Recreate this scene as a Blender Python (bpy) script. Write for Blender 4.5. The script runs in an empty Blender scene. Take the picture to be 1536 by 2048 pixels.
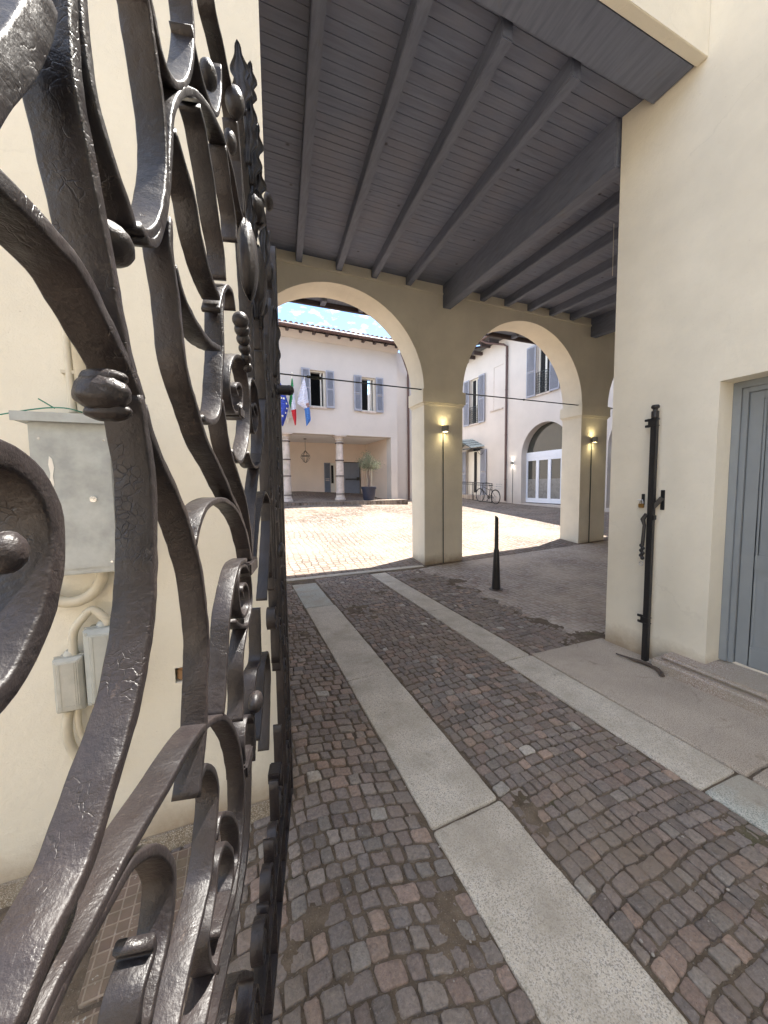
import bpy, bmesh, math, random
from mathutils import Vector, Matrix, noise as mnoise
random.seed(7)
R_ = math.radians
SC = bpy.context.scene
COL = SC.collection

# ------------------------------------------------------------ camera
FPX, CX, CY = 730.0, 768.0, 1024.0
CAM = Vector((0, 0, 1.6))
_a = Vector((471 - CX, CY - 974, -FPX)).normalized()          # passage direction in camera axes
_xn = 890.0
_yn = CY + ((_xn - CX) * _a.x - FPX * _a.z) / _a.y
_u = -Vector((_xn - CX, CY - _yn, -FPX)).normalized()
_b = _a.cross(_u)
ROT = Matrix((_b, _a, _u))                                    # camera axes -> world
cam_d = bpy.data.cameras.new('camera'); cam_o = bpy.data.objects.new('camera', cam_d); COL.objects.link(cam_o)
cam_d.sensor_fit = 'VERTICAL'; cam_d.sensor_height = 36.0; cam_d.sensor_width = 27.0
cam_d.lens = FPX / 2048 * 36; cam_d.clip_start = 0.02; cam_d.clip_end = 500
cam_o.matrix_world = Matrix.Translation(CAM) @ ROT.to_4x4()
SC.camera = cam_o
SC.render.resolution_x = 768; SC.render.resolution_y = 1024

# ------------------------------------------------------------ light
SUN_AZ, SUN_EL = 72.0, 68.0            # azimuth measured from the passage direction towards the right
w = bpy.data.worlds.new("World"); SC.world = w; w.use_nodes = True
nt = w.node_tree; nt.nodes.clear()
sky = nt.nodes.new('ShaderNodeTexSky'); sky.sky_type = 'NISHITA'; sky.sun_disc = False
sky.sun_elevation = R_(SUN_EL); sky.sun_rotation = R_(SUN_AZ); sky.ozone_density = 4.0; sky.dust_density = .2; sky.altitude = 300
tc = nt.nodes.new('ShaderNodeTexCoord'); mp = nt.nodes.new('ShaderNodeMapping'); mp.inputs['Scale'].default_value = (2.2, 2.2, 5.5); mp.inputs['Location'].default_value = (.8, 1.9, .4)
nz = nt.nodes.new('ShaderNodeTexNoise'); nz.inputs['Scale'].default_value = 2.3; nz.inputs['Detail'].default_value = 9; nz.inputs['Roughness'].default_value = .62
cr = nt.nodes.new('ShaderNodeValToRGB'); cr.color_ramp.elements[0].position = .505; cr.color_ramp.elements[1].position = .66
mx = nt.nodes.new('ShaderNodeMixRGB'); mx.inputs['Color2'].default_value = (12.5, 12.3, 12.0, 1)
bg = nt.nodes.new('ShaderNodeBackground'); bg.inputs['Strength'].default_value = .09
out = nt.nodes.new('ShaderNodeOutputWorld')
nt.links.new(tc.outputs['Generated'], mp.inputs['Vector']); nt.links.new(mp.outputs[0], nz.inputs['Vector'])
nt.links.new(nz.outputs['Fac'], cr.inputs['Fac']); nt.links.new(cr.outputs['Color'], mx.inputs['Fac'])
nt.links.new(sky.outputs[0], mx.inputs['Color1']); nt.links.new(mx.outputs[0], bg.inputs['Color']); nt.links.new(bg.outputs[0], out.inputs['Surface'])
sd = bpy.data.lights.new('sun', 'SUN'); sd.energy = 3.9; sd.angle = R_(.55); sd.color = (1, .95, .87)
so = bpy.data.objects.new('sun', sd); COL.objects.link(so)
SUND = Vector((math.cos(R_(SUN_EL)) * math.sin(R_(SUN_AZ)), math.cos(R_(SUN_EL)) * math.cos(R_(SUN_AZ)), math.sin(R_(SUN_EL))))
so.rotation_euler = SUND.to_track_quat('Z', 'Y').to_euler(); so.location = SUND * 40
SC.view_settings.view_transform = 'Standard'; SC.view_settings.look = 'None'
SC.view_settings.exposure = 2.4; SC.view_settings.gamma = 1
SC.cycles.max_bounces = 10; SC.cycles.diffuse_bounces = 7; SC.cycles.glossy_bounces = 4
SC.cycles.use_denoising = True; SC.cycles.sample_clamp_indirect = 8

# ------------------------------------------------------------ geometry helpers
def ray(px, py): return ROT @ Vector((px - CX, CY - py, -FPX))
def on_x(px, py, X): r = ray(px, py); return CAM + r * (X / r.x)
def on_y(px, py, Y): r = ray(px, py); return CAM + r * (Y / r.y)
def on_z(px, py, Z=0.): r = ray(px, py); return CAM + r * ((Z - CAM.z) / r.z)
def sstep(a, b, x):
    t = max(0, min(1, (x - a) / (b - a))); return t * t * (3 - 2 * t)

class MB:
    def __init__(s): s.v = []; s.f = []; s.c = None
    def add(s, vs, fs):
        n = len(s.v); s.v += [tuple(p) for p in vs]; s.f += [tuple(i + n for i in f) for f in fs]
    def quad(s, a, b, c, d): s.add([a, b, c, d], [(0, 1, 2, 3)])
    def box(s, x0, y0, z0, x1, y1, z1, M=None):
        vs = [(x, y, z) for x in (x0, x1) for y in (y0, y1) for z in (z0, z1)]
        if M: vs = [M(*p) for p in vs]
        s.add(vs, [(0, 1, 3, 2), (4, 6, 7, 5), (0, 4, 5, 1), (2, 3, 7, 6), (0, 2, 6, 4), (1, 5, 7, 3)])
    def bar(s, p, q, wx, wz, up=Vector((0, 0, 1))):
        p = Vector(p); q = Vector(q); d = (q - p).normalized(); r = d.cross(up)
        if r.length < 1e-4: r = d.cross(Vector((0, 1, 0)))
        r.normalize(); n = r.cross(d).normalized()
        vs = [e + r * a * wx / 2 + n * b * wz / 2 for e in (p, q) for a, b in ((-1, -1), (1, -1), (1, 1), (-1, 1))]
        s.add(vs, [(0, 1, 2, 3), (7, 6, 5, 4), (0, 4, 5, 1), (1, 5, 6, 2), (2, 6, 7, 3), (3, 7, 4, 0)])
    def tube(s, pts, r, seg=10, cap=True):
        pts = [Vector(p) for p in pts]; rr = r if isinstance(r, (list, tuple)) else [r] * len(pts)
        n0 = len(s.v); N = None
        for i, p in enumerate(pts):
            t = (pts[min(i + 1, len(pts) - 1)] - pts[max(i - 1, 0)]).normalized()
            if N is None:
                N = t.cross(Vector((0, 0, 1)));
                if N.length < 1e-3: N = t.cross(Vector((0, 1, 0)))
            N = (N - t * N.dot(t)).normalized(); B = t.cross(N)
            for k in range(seg):
                a = 2 * math.pi * k / seg; s.v.append(tuple(p + (N * math.cos(a) + B * math.sin(a)) * rr[i]))
        for i in range(len(pts) - 1):
            for k in range(seg):
                a = n0 + i * seg + k; b = n0 + i * seg + (k + 1) % seg
                s.f.append((a, b, b + seg, a + seg))
        if cap:
            s.f.append(tuple(n0 + k for k in range(seg))[::-1]); s.f.append(tuple(n0 + (len(pts) - 1) * seg + k for k in range(seg)))
    def lathe(s, o, prof, seg=24, axis=Vector((0, 0, 1))):
        o = Vector(o); q = axis.to_track_quat('Z', 'Y')
        n0 = len(s.v)
        for r, z in prof:
            for k in range(seg):
                a = 2 * math.pi * k / seg; s.v.append(tuple(o + q @ Vector((r * math.cos(a), r * math.sin(a), z))))
        for i in range(len(prof) - 1):
            for k in range(seg):
                a = n0 + i * seg + k; b = n0 + i * seg + (k + 1) % seg; s.f.append((a, b, b + seg, a + seg))
        s.f.append(tuple(n0 + k for k in range(seg))[::-1]); s.f.append(tuple(n0 + (len(prof) - 1) * seg + k for k in range(seg)))
    def ball(s, c, rx, ry=None, rz=None, M=None, seg=14, rings=10, fn=None):
        ry = ry or rx; rz = rz or rx; c = Vector(c); n0 = len(s.v)
        for i in range(rings + 1):
            th = math.pi * i / rings
            for k in range(seg):
                ph = 2 * math.pi * k / seg
                p = Vector((rx * math.sin(th) * math.cos(ph), ry * math.sin(th) * math.sin(ph), rz * math.cos(th)))
                if fn: p = p * fn(th, ph)
                if M: p = M @ p
                s.v.append(tuple(c + p))
        for i in range(rings):
            for k in range(seg):
                a = n0 + i * seg + k; b = n0 + i * seg + (k + 1) % seg; s.f.append((a, a + seg, b + seg, b))

def wloc(o):
    v = Vector((0, 0, 0))
    while o is not None: v += o.location; o = o.parent
    return v
def build(name, mb, mat, parent=None, smooth=False, bevel=0, at=None, seg=2):
    """one mesh object; vertices are given in world space"""
    me = bpy.data.meshes.new(name); off = wloc(parent) if parent else Vector((0, 0, 0))
    if at is not None: off = off + (Vector(at) - off) if parent is None else off
    me.from_pydata([(x - off.x, y - off.y, z - off.z) for x, y, z in mb.v], [], mb.f); me.update()
    if mb.c:
        ca = me.color_attributes.new('tone', 'FLOAT_COLOR', 'POINT')
        for i, c in enumerate(mb.c): ca.data[i].color = (*c, 1)
    bm = bmesh.new(); bm.from_mesh(me)
    bmesh.ops.recalc_face_normals(bm, faces=bm.faces)
    if bevel:
        bmesh.ops.remove_doubles(bm, verts=bm.verts, dist=1e-5)
        es = [e for e in bm.edges if len(e.link_faces) == 2 and e.calc_face_angle(0) > .6]
        bmesh.ops.bevel(bm, geom=es, offset=bevel, segments=seg, affect='EDGES', clamp_overlap=True)
    bm.to_mesh(me); bm.free()
    if smooth:
        for p in me.polygons: p.use_smooth = True
        if smooth != 'all':
            me.set_sharp_from_angle(angle=R_(38))
    me.materials.append(mat)
    o = bpy.data.objects.new(name, me); COL.objects.link(o)
    if parent: o.parent = parent
    elif at is not None: o.location = at
    return o
def tag(o, label, cat, group=None):
    o['label'] = label; o['category'] = cat
    if group: o['group'] = group
    return o
def thing(name, label, cat, loc=(0, 0, 0), group=None):
    o = bpy.data.objects.new(name, None); o.empty_display_size = .1; COL.objects.link(o); o.location = loc
    return tag(o, label, cat, group)
def struct(o): o['kind'] = 'structure'; return o

# ------------------------------------------------------------ materials
class NT:
    def __init__(s, name):
        s.m = bpy.data.materials.new(name); s.m.use_nodes = True; s.t = s.m.node_tree; s.t.nodes.clear()
        s.out = s.t.nodes.new('ShaderNodeOutputMaterial'); s.p = s.t.nodes.new('ShaderNodeBsdfPrincipled')
        s.t.links.new(s.p.outputs[0], s.out.inputs['Surface']); s.co = s.t.nodes.new('ShaderNodeTexCoord').outputs['Object']
    def n(s, typ, ins=None, **kw):
        x = s.t.nodes.new('ShaderNode' + typ)
        for k, v in kw.items(): setattr(x, k, v)
        for k, v in (ins or {}).items(): s.set(x.inputs[k], v)
        return x
    def set(s, inp, v):
        if hasattr(v, 'is_output') or hasattr(v, 'links') and not isinstance(v, (tuple, list, float, int)): s.t.links.new(v, inp)
        else:
            if isinstance(v, (tuple, list)) and len(v) == 3 and inp.type == 'RGBA': v = (*v, 1)
            inp.default_value = v
    def map(s, sc, co=None, rot=(0, 0, 0)):
        return s.n('Mapping', {'Vector': co or s.co, 'Scale': sc if isinstance(sc, tuple) else (sc, sc, sc), 'Rotation': rot}).outputs[0]
    def noise(s, sc, det=5, rough=.55, co=None, dist=0):
        return s.n('TexNoise', {'Vector': co or s.co, 'Scale': sc, 'Detail': det, 'Roughness': rough, 'Distortion': dist}).outputs['Fac']
    def vor(s, sc, feat='F1', co=None, rnd=1.):
        return s.n('TexVoronoi', {'Vector': co or s.co, 'Scale': sc, 'Randomness': rnd}, feature=feat)
    def ramp(s, f, *st):
        r = s.n('ValToRGB', {'Fac': f}); e = r.color_ramp.elements
        while len(e) < len(st): e.new(.5)
        for i, (p, c) in enumerate(st):
            e[i].position = p; e[i].color = (*c, 1) if isinstance(c, tuple) else (c, c, c, 1)
        return r.outputs['Color']
    def mix(s, f, a, b, mode='MIX'):
        return s.n('MixRGB', {'Fac': f, 'Color1': a, 'Color2': b}, blend_type=mode).outputs[0]
    def math(s, op, a, b=0., c=0.):
        x = s.n('Math', operation=op); s.set(x.inputs[0], a); s.set(x.inputs[1], b); s.set(x.inputs[2], c); return x.outputs[0]
    def bump(s, h, st=.3, d=.01, nrm=None):
        x = s.n('Bump', {'Height': h, 'Strength': st, 'Distance': d})
        if nrm: s.t.links.new(nrm, x.inputs['Normal'])
        return x.outputs[0]
    def fin(s, col, rough=.6, nrm=None, metal=0., spec=.5):
        s.set(s.p.inputs['Base Color'], col); s.set(s.p.inputs['Roughness'], rough); s.p.inputs['Metallic'].default_value = metal
        s.p.inputs['Specular IOR Level'].default_value = spec
        if nrm: s.t.links.new(nrm, s.p.inputs['Normal'])
        return s.m

def stucco(name, c, var=.06, dirt=None, bump=.35, sc=1.0):
    t = NT(name); big = t.noise(.9 * sc, 4, .6); fine = t.noise(160, 3, .6); mid = t.noise(28, 4, .6)
    c2 = tuple(x * (1 - var * 2.2) for x in c)
    col = t.mix(t.ramp(big, (.35, 0.), (.7, 1.)), c, c2)
    col = t.mix(t.math('MULTIPLY', t.ramp(mid, (.5, 0.), (.75, 1.)), .18), col, tuple(x * .82 for x in c))
    wc = t.n('VectorMath', {0: t.co, 1: t.n('VectorMath', {0: t.n('TexNoise', {'Vector': t.co, 'Scale': 4., 'Detail': 6}).outputs['Color'], 1: (.3, .3, .3)}, operation='MULTIPLY').outputs[0]}, operation='ADD').outputs[0]
    ck = t.ramp(t.vor(.55, 'DISTANCE_TO_EDGE', wc).outputs['Distance'], (0., 1.), (.0022, 0.))
    col = t.mix(t.math('MULTIPLY', ck, t.ramp(t.noise(.8), (.56, 0.), (.60, .14))), col, tuple(x * .5 for x in c))
    col = t.mix(t.ramp(t.noise(2.6, 8, .75), (.60, 0.), (.74, .3)), col, tuple(x * .78 for x in c))
    col = t.mix(t.ramp(t.noise(75, 2, .5), (.73, 0.), (.77, .35)), col, (.25, .2, .15))
    if dirt:
        z = t.n('SeparateXYZ', {'Vector': t.n('NewGeometry').outputs['Position']}).outputs['Z']
        h = t.math('ADD', z, t.math('MULTIPLY', t.noise(3.2, 6, .7), dirt[1] * 1.6))
        f = t.ramp(t.math('SUBTRACT', h, dirt[1] * .8 + dirt[3]), (0., 1.), (dirt[1], 0.))
        col = t.mix(t.math('MULTIPLY', f, dirt[2]), col, dirt[0])
    h = t.math('ADD', t.math('MULTIPLY', fine, .35), mid)
    return t.fin(col, .9, t.bump(h, bump, .006), spec=.25)
DIRT = (.30, .22, .14)
M_cream = stucco('cream_stucco', (.825, .765, .63), .085, dirt=(DIRT, .2, .8, .03), bump=.5)
M_creamL = stucco('cream_stucco_rough', (.77, .725, .605), dirt=(DIRT, .2, .85, .06), bump=.55)
M_fac = stucco('pale_facade', (.62, .565, .515), .04, dirt=((.5, .42, .36), .3, .5, .75))
M_rose = stucco('portico_wall', (.78, .64, .53), .04)
M_white = stucco('white_ceiling', (.82, .8, .78), .03)

def plain(name, c, rough=.5, var=.12, sc=8, bump=.1, metal=0, spec=.5):
    t = NT(name); n = t.noise(sc, 5, .6)
    col = t.mix(t.ramp(n, (.35, 0.), (.68, 1.)), c, tuple(x * (1 - var) for x in c))
    return t.fin(col, t.ramp(t.noise(sc * 2.3), (.3, max(rough - .1, .02)), (.7, min(rough + .1, 1))), t.bump(t.noise(sc * 9, 3), bump, .003), metal, spec)

def iron_mat():
    t = NT('black_iron_paint')
    co = t.n('MixRGB', {'Fac': .02, 'Color1': t.co, 'Color2': t.n('TexNoise', {'Vector': t.co, 'Scale': 45., 'Detail': 3}).outputs['Color']}).outputs[0]
    crk = t.vor(120, 'DISTANCE_TO_EDGE', co, 1.).outputs['Distance']
    mask = t.math('MULTIPLY', t.ramp(t.noise(13, 5, .65), (.50, 0.), (.64, 1.)), t.ramp(t.noise(70, 3, .6), (.38, 0.), (.55, 1.)))
    crack = t.mix(mask, (1, 1, 1), t.ramp(crk, (0., 0.), (.075, 1.)))
    lum = t.noise(95, 5, .62); lump = t.noise(24, 3, .5); grit = t.noise(420, 2, .5)
    h = t.math('ADD', t.math('ADD', t.math('MULTIPLY', lum, .8), t.math('MULTIPLY', lump, 1.2)), t.math('ADD', t.math('MULTIPLY', crack, .35), t.math('MULTIPLY', grit, .12)))
    base = t.mix(t.ramp(t.noise(7, 4, .6), (.4, 0.), (.65, 1.)), (.012, .0095, .010), (.024, .018, .0175))
    base = t.mix(t.ramp(t.noise(60, 5, .7), (.64, 0.), (.72, .5)), base, (.09, .07, .06))
    base = t.mix(crack, (.018, .014, .013), base)
    rough = t.ramp(t.noise(33, 4, .6), (.3, .32), (.7, .55))
    return t.fin(base, rough, t.bump(h, .62, .0032), spec=.42)
M_iron = iron_mat()
M_gritm = plain('pale_grit', (.42, .38, .33), .8, .4, 3)
M_black = plain('black_metal_paint', (.018, .017, .018), .4, .2, 30, .25)
M_dkiron = plain('dark_wrought_iron', (.03, .035, .035), .5)

def wood_ceiling():
    t = NT('blue_grey_painted_boards')
    g = t.noise(1., 6, .6, co=t.map((3, 26, 26)), dist=.3); blot = t.noise(1.8, 4, .6)
    col = t.mix(t.ramp(g, (.3, 0.), (.7, 1.)), (.185, .21, .28), (.125, .142, .20))  # board colour lifted evenly to carry the lens flare haze
    col = t.mix(t.ramp(blot, (.4, 0.), (.65, .6)), col, (.19, .19, .23))
    k = t.vor(2.6).outputs['Distance']
    col = t.mix(t.ramp(k, (.03, .8), (.07, 0.)), col, (.03, .028, .03))
    return t.fin(col, .62, t.bump(g, .35, .004), spec=.35)
M_plank = wood_ceiling()
def wood_beam():
    t = NT('dark_painted_timber'); g = t.noise(1., 6, .65, co=t.map((26, 2.5, 26)))
    col = t.mix(t.ramp(g, (.3, 0.), (.7, 1.)), (.18, .20, .255), (.12, .135, .185))
    col = t.mix(t.ramp(t.noise(5, 5, .7), (.6, 0.), (.8, .5)), col, (.17, .15, .14))
    return t.fin(col, .6, t.bump(g, .5, .005), spec=.35)
M_beam = wood_beam()

def stone_mat():
    t = NT('porphyry_setts'); a = t.n('Attribute', attribute_name='tone').outputs['Color']
    n1 = t.noise(70, 6, .7); n2 = t.noise(18, 4, .6); n3 = t.noise(1.1, 4, .6)
    n4 = t.noise(130, 4, .75); n5 = t.noise(34, 6, .75)
    col = t.mix(t.ramp(n1, (.36, .0), (.66, .75)), a, t.mix(.6, a, (.045, .038, .036)))
    col = t.mix(t.ramp(n5, (.56, 0.), (.68, .55)), col, (.33, .29, .26))
    col = t.mix(t.ramp(n4, (.62, 0.), (.70, .6)), col, (.42, .38, .35))
    col = t.mix(t.ramp(n4, (.30, .7), (.38, 0.)), col, (.05, .04, .038))
    col = t.mix(t.ramp(n2, (.55, 0.), (.8, .45)), col, (.27, .23, .19))
    pos = t.n('NewGeometry').outputs['Position']
    d = t.ramp(t.noise(1.5, 5, .65, co=pos), (.48, 0.), (.68, .85))
    col = t.mix(d, col, (.235, .185, .14))
    col = t.mix(t.ramp(t.noise(55, 3, .5, co=pos), (.71, 0.), (.75, .7)), col, (.42, .38, .33))
    rough = t.ramp(n2, (.3, .55), (.7, .8))
    h = t.math('ADD', t.math('ADD', n1, n5), t.math('MULTIPLY', n2, 1.4))
    return t.fin(col, rough, t.bump(h, .95, .007), spec=.4)
M_sett = stone_mat()
def dirt_mat():
    t = NT('earth_joints'); n = t.noise(9, 7, .7); g = t.noise(150, 3, .6)
    col = t.mix(t.ramp(n, (.35, 0.), (.7, 1.)), (.095, .072, .050), (.20, .155, .112))
    col = t.mix(t.ramp(t.noise(4, 5, .6), (.6, 0.), (.7, .5)), col, (.045, .06, .022))
    col = t.mix(t.ramp(g, (.62, 0.), (.68, .7)), col, (.33, .29, .24))
    return t.fin(col, .95, t.bump(t.math('ADD', n, t.math('MULTIPLY', g, .5)), .8, .012), spec=.2)
M_dirt = dirt_mat()
def granite(name, c=(.56, .50, .405), dk=(.22, .205, .185), green=0):
    t = NT(name); s = t.n('SeparateColor', {'Color': t.vor(230).outputs['Color']}).outputs[0]; s2 = t.n('SeparateColor', {'Color': t.vor(330).outputs['Color']}).outputs[1]; b = t.noise(3.5, 6, .6); d = t.noise(7, 6, .7)
    col = t.mix(t.ramp(s, (.18, .75), (.46, 0.)), c, dk)
    col = t.mix(t.ramp(s2, (.72, 0.), (.80, .7)), col, (.68, .64, .57))
    col = t.mix(t.ramp(b, (.40, 0.), (.64, .75)), col, (.36, .315, .25))
    col = t.mix(t.ramp(d, (.62, 0.), (.76, .6)), col, (.20, .17, .12))
    return t.fin(col, .72, t.bump(t.math('ADD', t.math('MULTIPLY', t.noise(210, 3, .6), .6), t.math('ADD', b, t.noise(30, 5, .65))), .5, .004), spec=.35)
M_granite = granite('pale_granite'); M_granite2 = granite('green_grey_granite', (.40, .41, .36), (.15, .18, .165))
M_plinth = granite('mossy_plinth_stone', (.25, .20, .14), (.12, .10, .07))
M_sill = granite('reddish_sill_stone', (.36, .29, .24), (.2, .15, .13))

def cobble_sheet(name, dust, dustcol, stone=((.15, .125, .12), (.20, .17, .16)), joint=(.09, .07, .05), sc=(11.5, 12.5, 1.)):
    t = NT(name)
    wob = t.n('MixRGB', {'Fac': .05, 'Color1': t.co, 'Color2': t.n('TexNoise', {'Vector': t.co, 'Scale': 1.3, 'Detail': 2}).outputs['Color']}).outputs[0]
    wob = t.n('VectorMath', {0: t.co, 1: t.n('VectorMath', {0: t.n('TexNoise', {'Vector': t.co, 'Scale': .8, 'Detail': 1}).outputs['Color'], 1: (.2, .2, 0)}, operation='MULTIPLY').outputs[0]}, operation='ADD').outputs[0]
    co = t.map(sc, wob)
    e = t.vor(1, 'DISTANCE_TO_EDGE', co, .42).outputs['Distance']; cc = t.vor(1, 'F1', co, .42).outputs['Color']
    r = t.n('SeparateColor', {'Color': cc}).outputs[0]
    col = t.mix(r, stone[0], stone[1]); col = t.mix(t.ramp(t.n('SeparateColor', {'Color': cc}).outputs[1], (.8, 0.), (.85, .6)), col, (.28, .19, .15))
    ed = t.ramp(e, (.02, 0.), (.13, 1.))
    col = t.mix(ed, joint, col)
    dn = t.ramp(t.noise(.7, 7, .68), (dust - .12, 0.), (dust + .14, 1.)); dn2 = t.ramp(t.noise(14, 5, .7), (.35, .55), (.7, 1.))
    f = t.math('MULTIPLY', dn, dn2)
    col = t.mix(f, col, dustcol)
    col = t.mix(t.ramp(t.noise(38, 3, .6), (.68, 0.), (.74, .6)), col, (.42, .38, .32))
    h = t.math('ADD', t.math('MULTIPLY', ed, t.math('SUBTRACT', 1.1, f)), t.math('MULTIPLY', t.noise(60, 4), .5))
    return t.fin(col, .88, t.bump(h, .8, .012), spec=.25)
M_court = cobble_sheet('courtyard_setts', .55, (.29, .235, .18), ((.155, .125, .108), (.245, .205, .175)), (.085, .062, .045), (7.5, 8.5, 1.))
M_porch = cobble_sheet('dusty_setts', .46, (.54, .465, .385), ((.33, .28, .25), (.45, .39, .345)), (.17, .14, .11))
def concrete():
    t = NT('worn_concrete'); b = t.noise(1.6, 7, .65); g = t.noise(190, 3, .65)
    col = t.mix(t.ramp(b, (.35, 0.), (.68, 1.)), (.50, .43, .35), (.39, .33, .265))
    col = t.mix(t.ramp(g, (.38, .75), (.5, 0.)), col, (.13, .11, .095)); col = t.mix(t.ramp(g, (.6, 0.), (.68, .6)), col, (.5, .46, .4))
    col = t.mix(t.ramp(t.noise(6, 6, .75), (.6, 0.), (.72, .6)), col, (.17, .13, .09))
    wc = t.n('VectorMath', {0: t.co, 1: t.n('VectorMath', {0: t.n('TexNoise', {'Vector': t.co, 'Scale': 5., 'Detail': 5}).outputs['Color'], 1: (.25, .25, 0)}, operation='MULTIPLY').outputs[0]}, operation='ADD').outputs[0]
    ck = t.ramp(t.vor(1.15, 'DISTANCE_TO_EDGE', wc).outputs['Distance'], (0., 1.), (.009, 0.))
    col = t.mix(t.math('MULTIPLY', ck, t.ramp(t.noise(1.2), (.50, 0.), (.58, .5))), col, (.13, .10, .075))
    return t.fin(col, .88, t.bump(t.math('ADD', b, t.math('MULTIPLY', g, .5)), .6, .005), spec=.25)
M_conc = concrete()
def grid_tile():
    t = NT('grid_pattern_tile')
    br = t.n('TexBrick', {'Vector': t.co, 'Scale': 1., 'Mortar Size': .0035, 'Mortar Smooth': .3, 'Brick Width': .042, 'Row Height': .042,
                          'Color1': (.17, .12, .09), 'Color2': (.22, .16, .12), 'Mortar': (.33, .26, .20)}, offset=0., squash=1.)
    col = t.mix(t.ramp(t.noise(5, 6, .7), (.45, 0.), (.7, .8)), br.outputs['Color'], (.12, .10, .06))
    col = t.mix(t.ramp(t.noise(48, 4, .6), (.64, 0.), (.7, .9)), col, (.45, .43, .38))
    return t.fin(col, .85, t.bump(br.outputs['Fac'], .9, .008), spec=.3)
M_grid = grid_tile()
M_door = plain('grey_blue_door_paint', (.265, .285, .295), .45, .1, 4, .05)
M_shut = plain('lavender_grey_shutter_paint', (.33, .34, .39), .55, .1, 6)
M_shut2 = plain('slate_shutter_paint', (.19, .21, .26), .55, .1, 6)
M_frame = plain('cream_window_frame', (.75, .72, .64), .5, .06)
M_wframe = plain('white_frame_paint', (.80, .82, .88), .4, .04)
M_brown = plain('brown_gutter', (.11, .06, .05), .45, .2)
M_rafter = plain('dark_rafter', (.07, .05, .05), .7, .2)
M_galv = plain('galvanised_sheet', (.40, .42, .41), .5, .32, 11, .12, metal=.25)
M_pvc = plain('grey_plastic_box', (.42, .43, .39), .5, .18, 14, .1)
M_pvc2 = plain('painted_over_plastic', (.47, .46, .40), .55, .2, 16, .15)
M_pipe = plain('cream_corrugated_pipe', (.60, .55, .43), .6, .15, 14)
M_wood = plain('raw_wood', (.33, .19, .09), .7, .35, 22, .3)
M_green = plain('green_wire', (.02, .2, .12), .4)
M_sconce = plain('grey_lamp_housing', (.24, .235, .21), .45, .1)
M_cable = plain('grey_conduit', (.10, .115, .10), .5, .1)
M_brass = plain('brass', (.45, .28, .10), .35, .3, 30, .1, metal=.8)
M_steel = plain('steel', (.55, .55, .55), .3, .2, 30, .1, metal=.9)
M_marble = granite('veined_column_stone', (.62, .52, .47), (.45, .36, .32))
M_pot = plain('black_blue_pot', (.022, .026, .05), .45, .2)
M_bark = plain('olive_bark', (.20, .15, .12), .9, .3, 20, .5)
M_inner = plain('painted_room_shade', (.012, .012, .013), .9)  # near-black colour carries the shade of unlit rooms
M_tile = plain('clay_roof_tile', (.30, .20, .15), .85, .4, 5, .5)
M_rust = plain('rusty_bar', (.10, .075, .06), .55, .4, 25, .5)
M_canvas = plain('copper_green_sheet', (.36, .42, .41), .3, .2, 6, .1)
M_tyre = plain('tyre_rubber', (.015, .015, .016), .7)
def leafm():
    t = NT('olive_leaf'); n = t.noise(6, 3); return t.fin(t.mix(n, (.11, .13, .065), (.24, .25, .16)), .6)
M_leaf = leafm()
def glassm():
    t = NT('window_glass'); return t.fin(t.mix(t.noise(1.5, 3), (.03, .035, .035), (.065, .06, .045)), .06, spec=.9)
M_glass = glassm()
def emit(name, c, s):
    t = NT(name); t.p.inputs['Emission Color'].default_value = (*c, 1); t.p.inputs['Emission Strength'].default_value = s
    return t.fin((.8, .8, .8), .5)
M_curtain = plain('curtain_panel', (.26, .25, .235), .3, .25, 2, .02)
M_bulb = emit('warm_lamp_glass', (1, .82, .42), 7.)
M_bulbw = emit('white_lamp_glass', (1, .95, .85), 9.)
def flat(name, c): return plain(name, c, .75, .12, 9, .1)

# ------------------------------------------------------------ ground
def gz(x, y):
    z = 0.0
    z += .12 * max(0, min(y, 22) - 6.2) * max(.45, 1 - .055 * max(0, x - 3))
    z += .034 * max(0, min(x, 14) - 3.4) * sstep(3.0, 6.3, y) * (1 - .7 * sstep(7, 16, y))
    return z
def sheet(name, mat, x0, x1, y0, y1, nx, ny, dz=0., fn=None, smooth=True):
    m = MB()
    for j in range(ny + 1):
        for i in range(nx + 1):
            x = x0 + (x1 - x0) * i / nx; y = y0 + (y1 - y0) * j / ny
            m.v.append((x, y, gz(x, y) + dz + (fn(x, y) if fn else 0)))
    for j in range(ny):
        for i in range(nx):
            a = j * (nx + 1) + i; m.f.append((a, a + 1, a + nx + 2, a + nx + 1))
    o = build(name, m, mat, smooth='all' if smooth else False); return struct(o)
sheet('ground', M_dirt, -120, 120, -60, 140, 120, 100, -.03)
def dn(x, y):
    return .006 * mnoise.noise(Vector((x * 2.1, y * 2.1, 0))) + .004 * mnoise.noise(Vector((x * 9, y * 9, 3)))
DP = [(on_z(*q[:2]).x, on_z(*q[:2]).y, q[2]) for q in ((1055, 1625, .10), (900, 1850, .09), (600, 1270, .17), (625, 1330, .12), (990, 1960, .05), (620, 1830, .07), (590, 1900, .08), (1030, 1290, .06), (760, 1185, .12), (1130, 1700, .03), (700, 1960, .03))]
def dpatch(x, y):
    v = mnoise.noise(Vector((x * 1.25 + 3.1, y * 1.1 + .7, 5))) * .6 + .5 * mnoise.noise(Vector((x * 3.1, y * 3.3, 9)))
    f = 1
    for xa, xb in ((.79, 1.172), (2.178, 2.485)):
        f = min(f, sstep(.0, .10, max(xa - x, x - xb)))
    e = 0
    for cx_, cy_, r_ in DP:
        q = math.hypot(x - cx_, (y - cy_) * .7) / r_
        e = max(e, (.34 - .34 * q + .16 * mnoise.noise(Vector((x * 9, y * 9, 1))) + .10 * mnoise.noise(Vector((x * 28, y * 28, 1)))))
    return (max(0, v - .17) + max(0, e) * 1.3) * f
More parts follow.
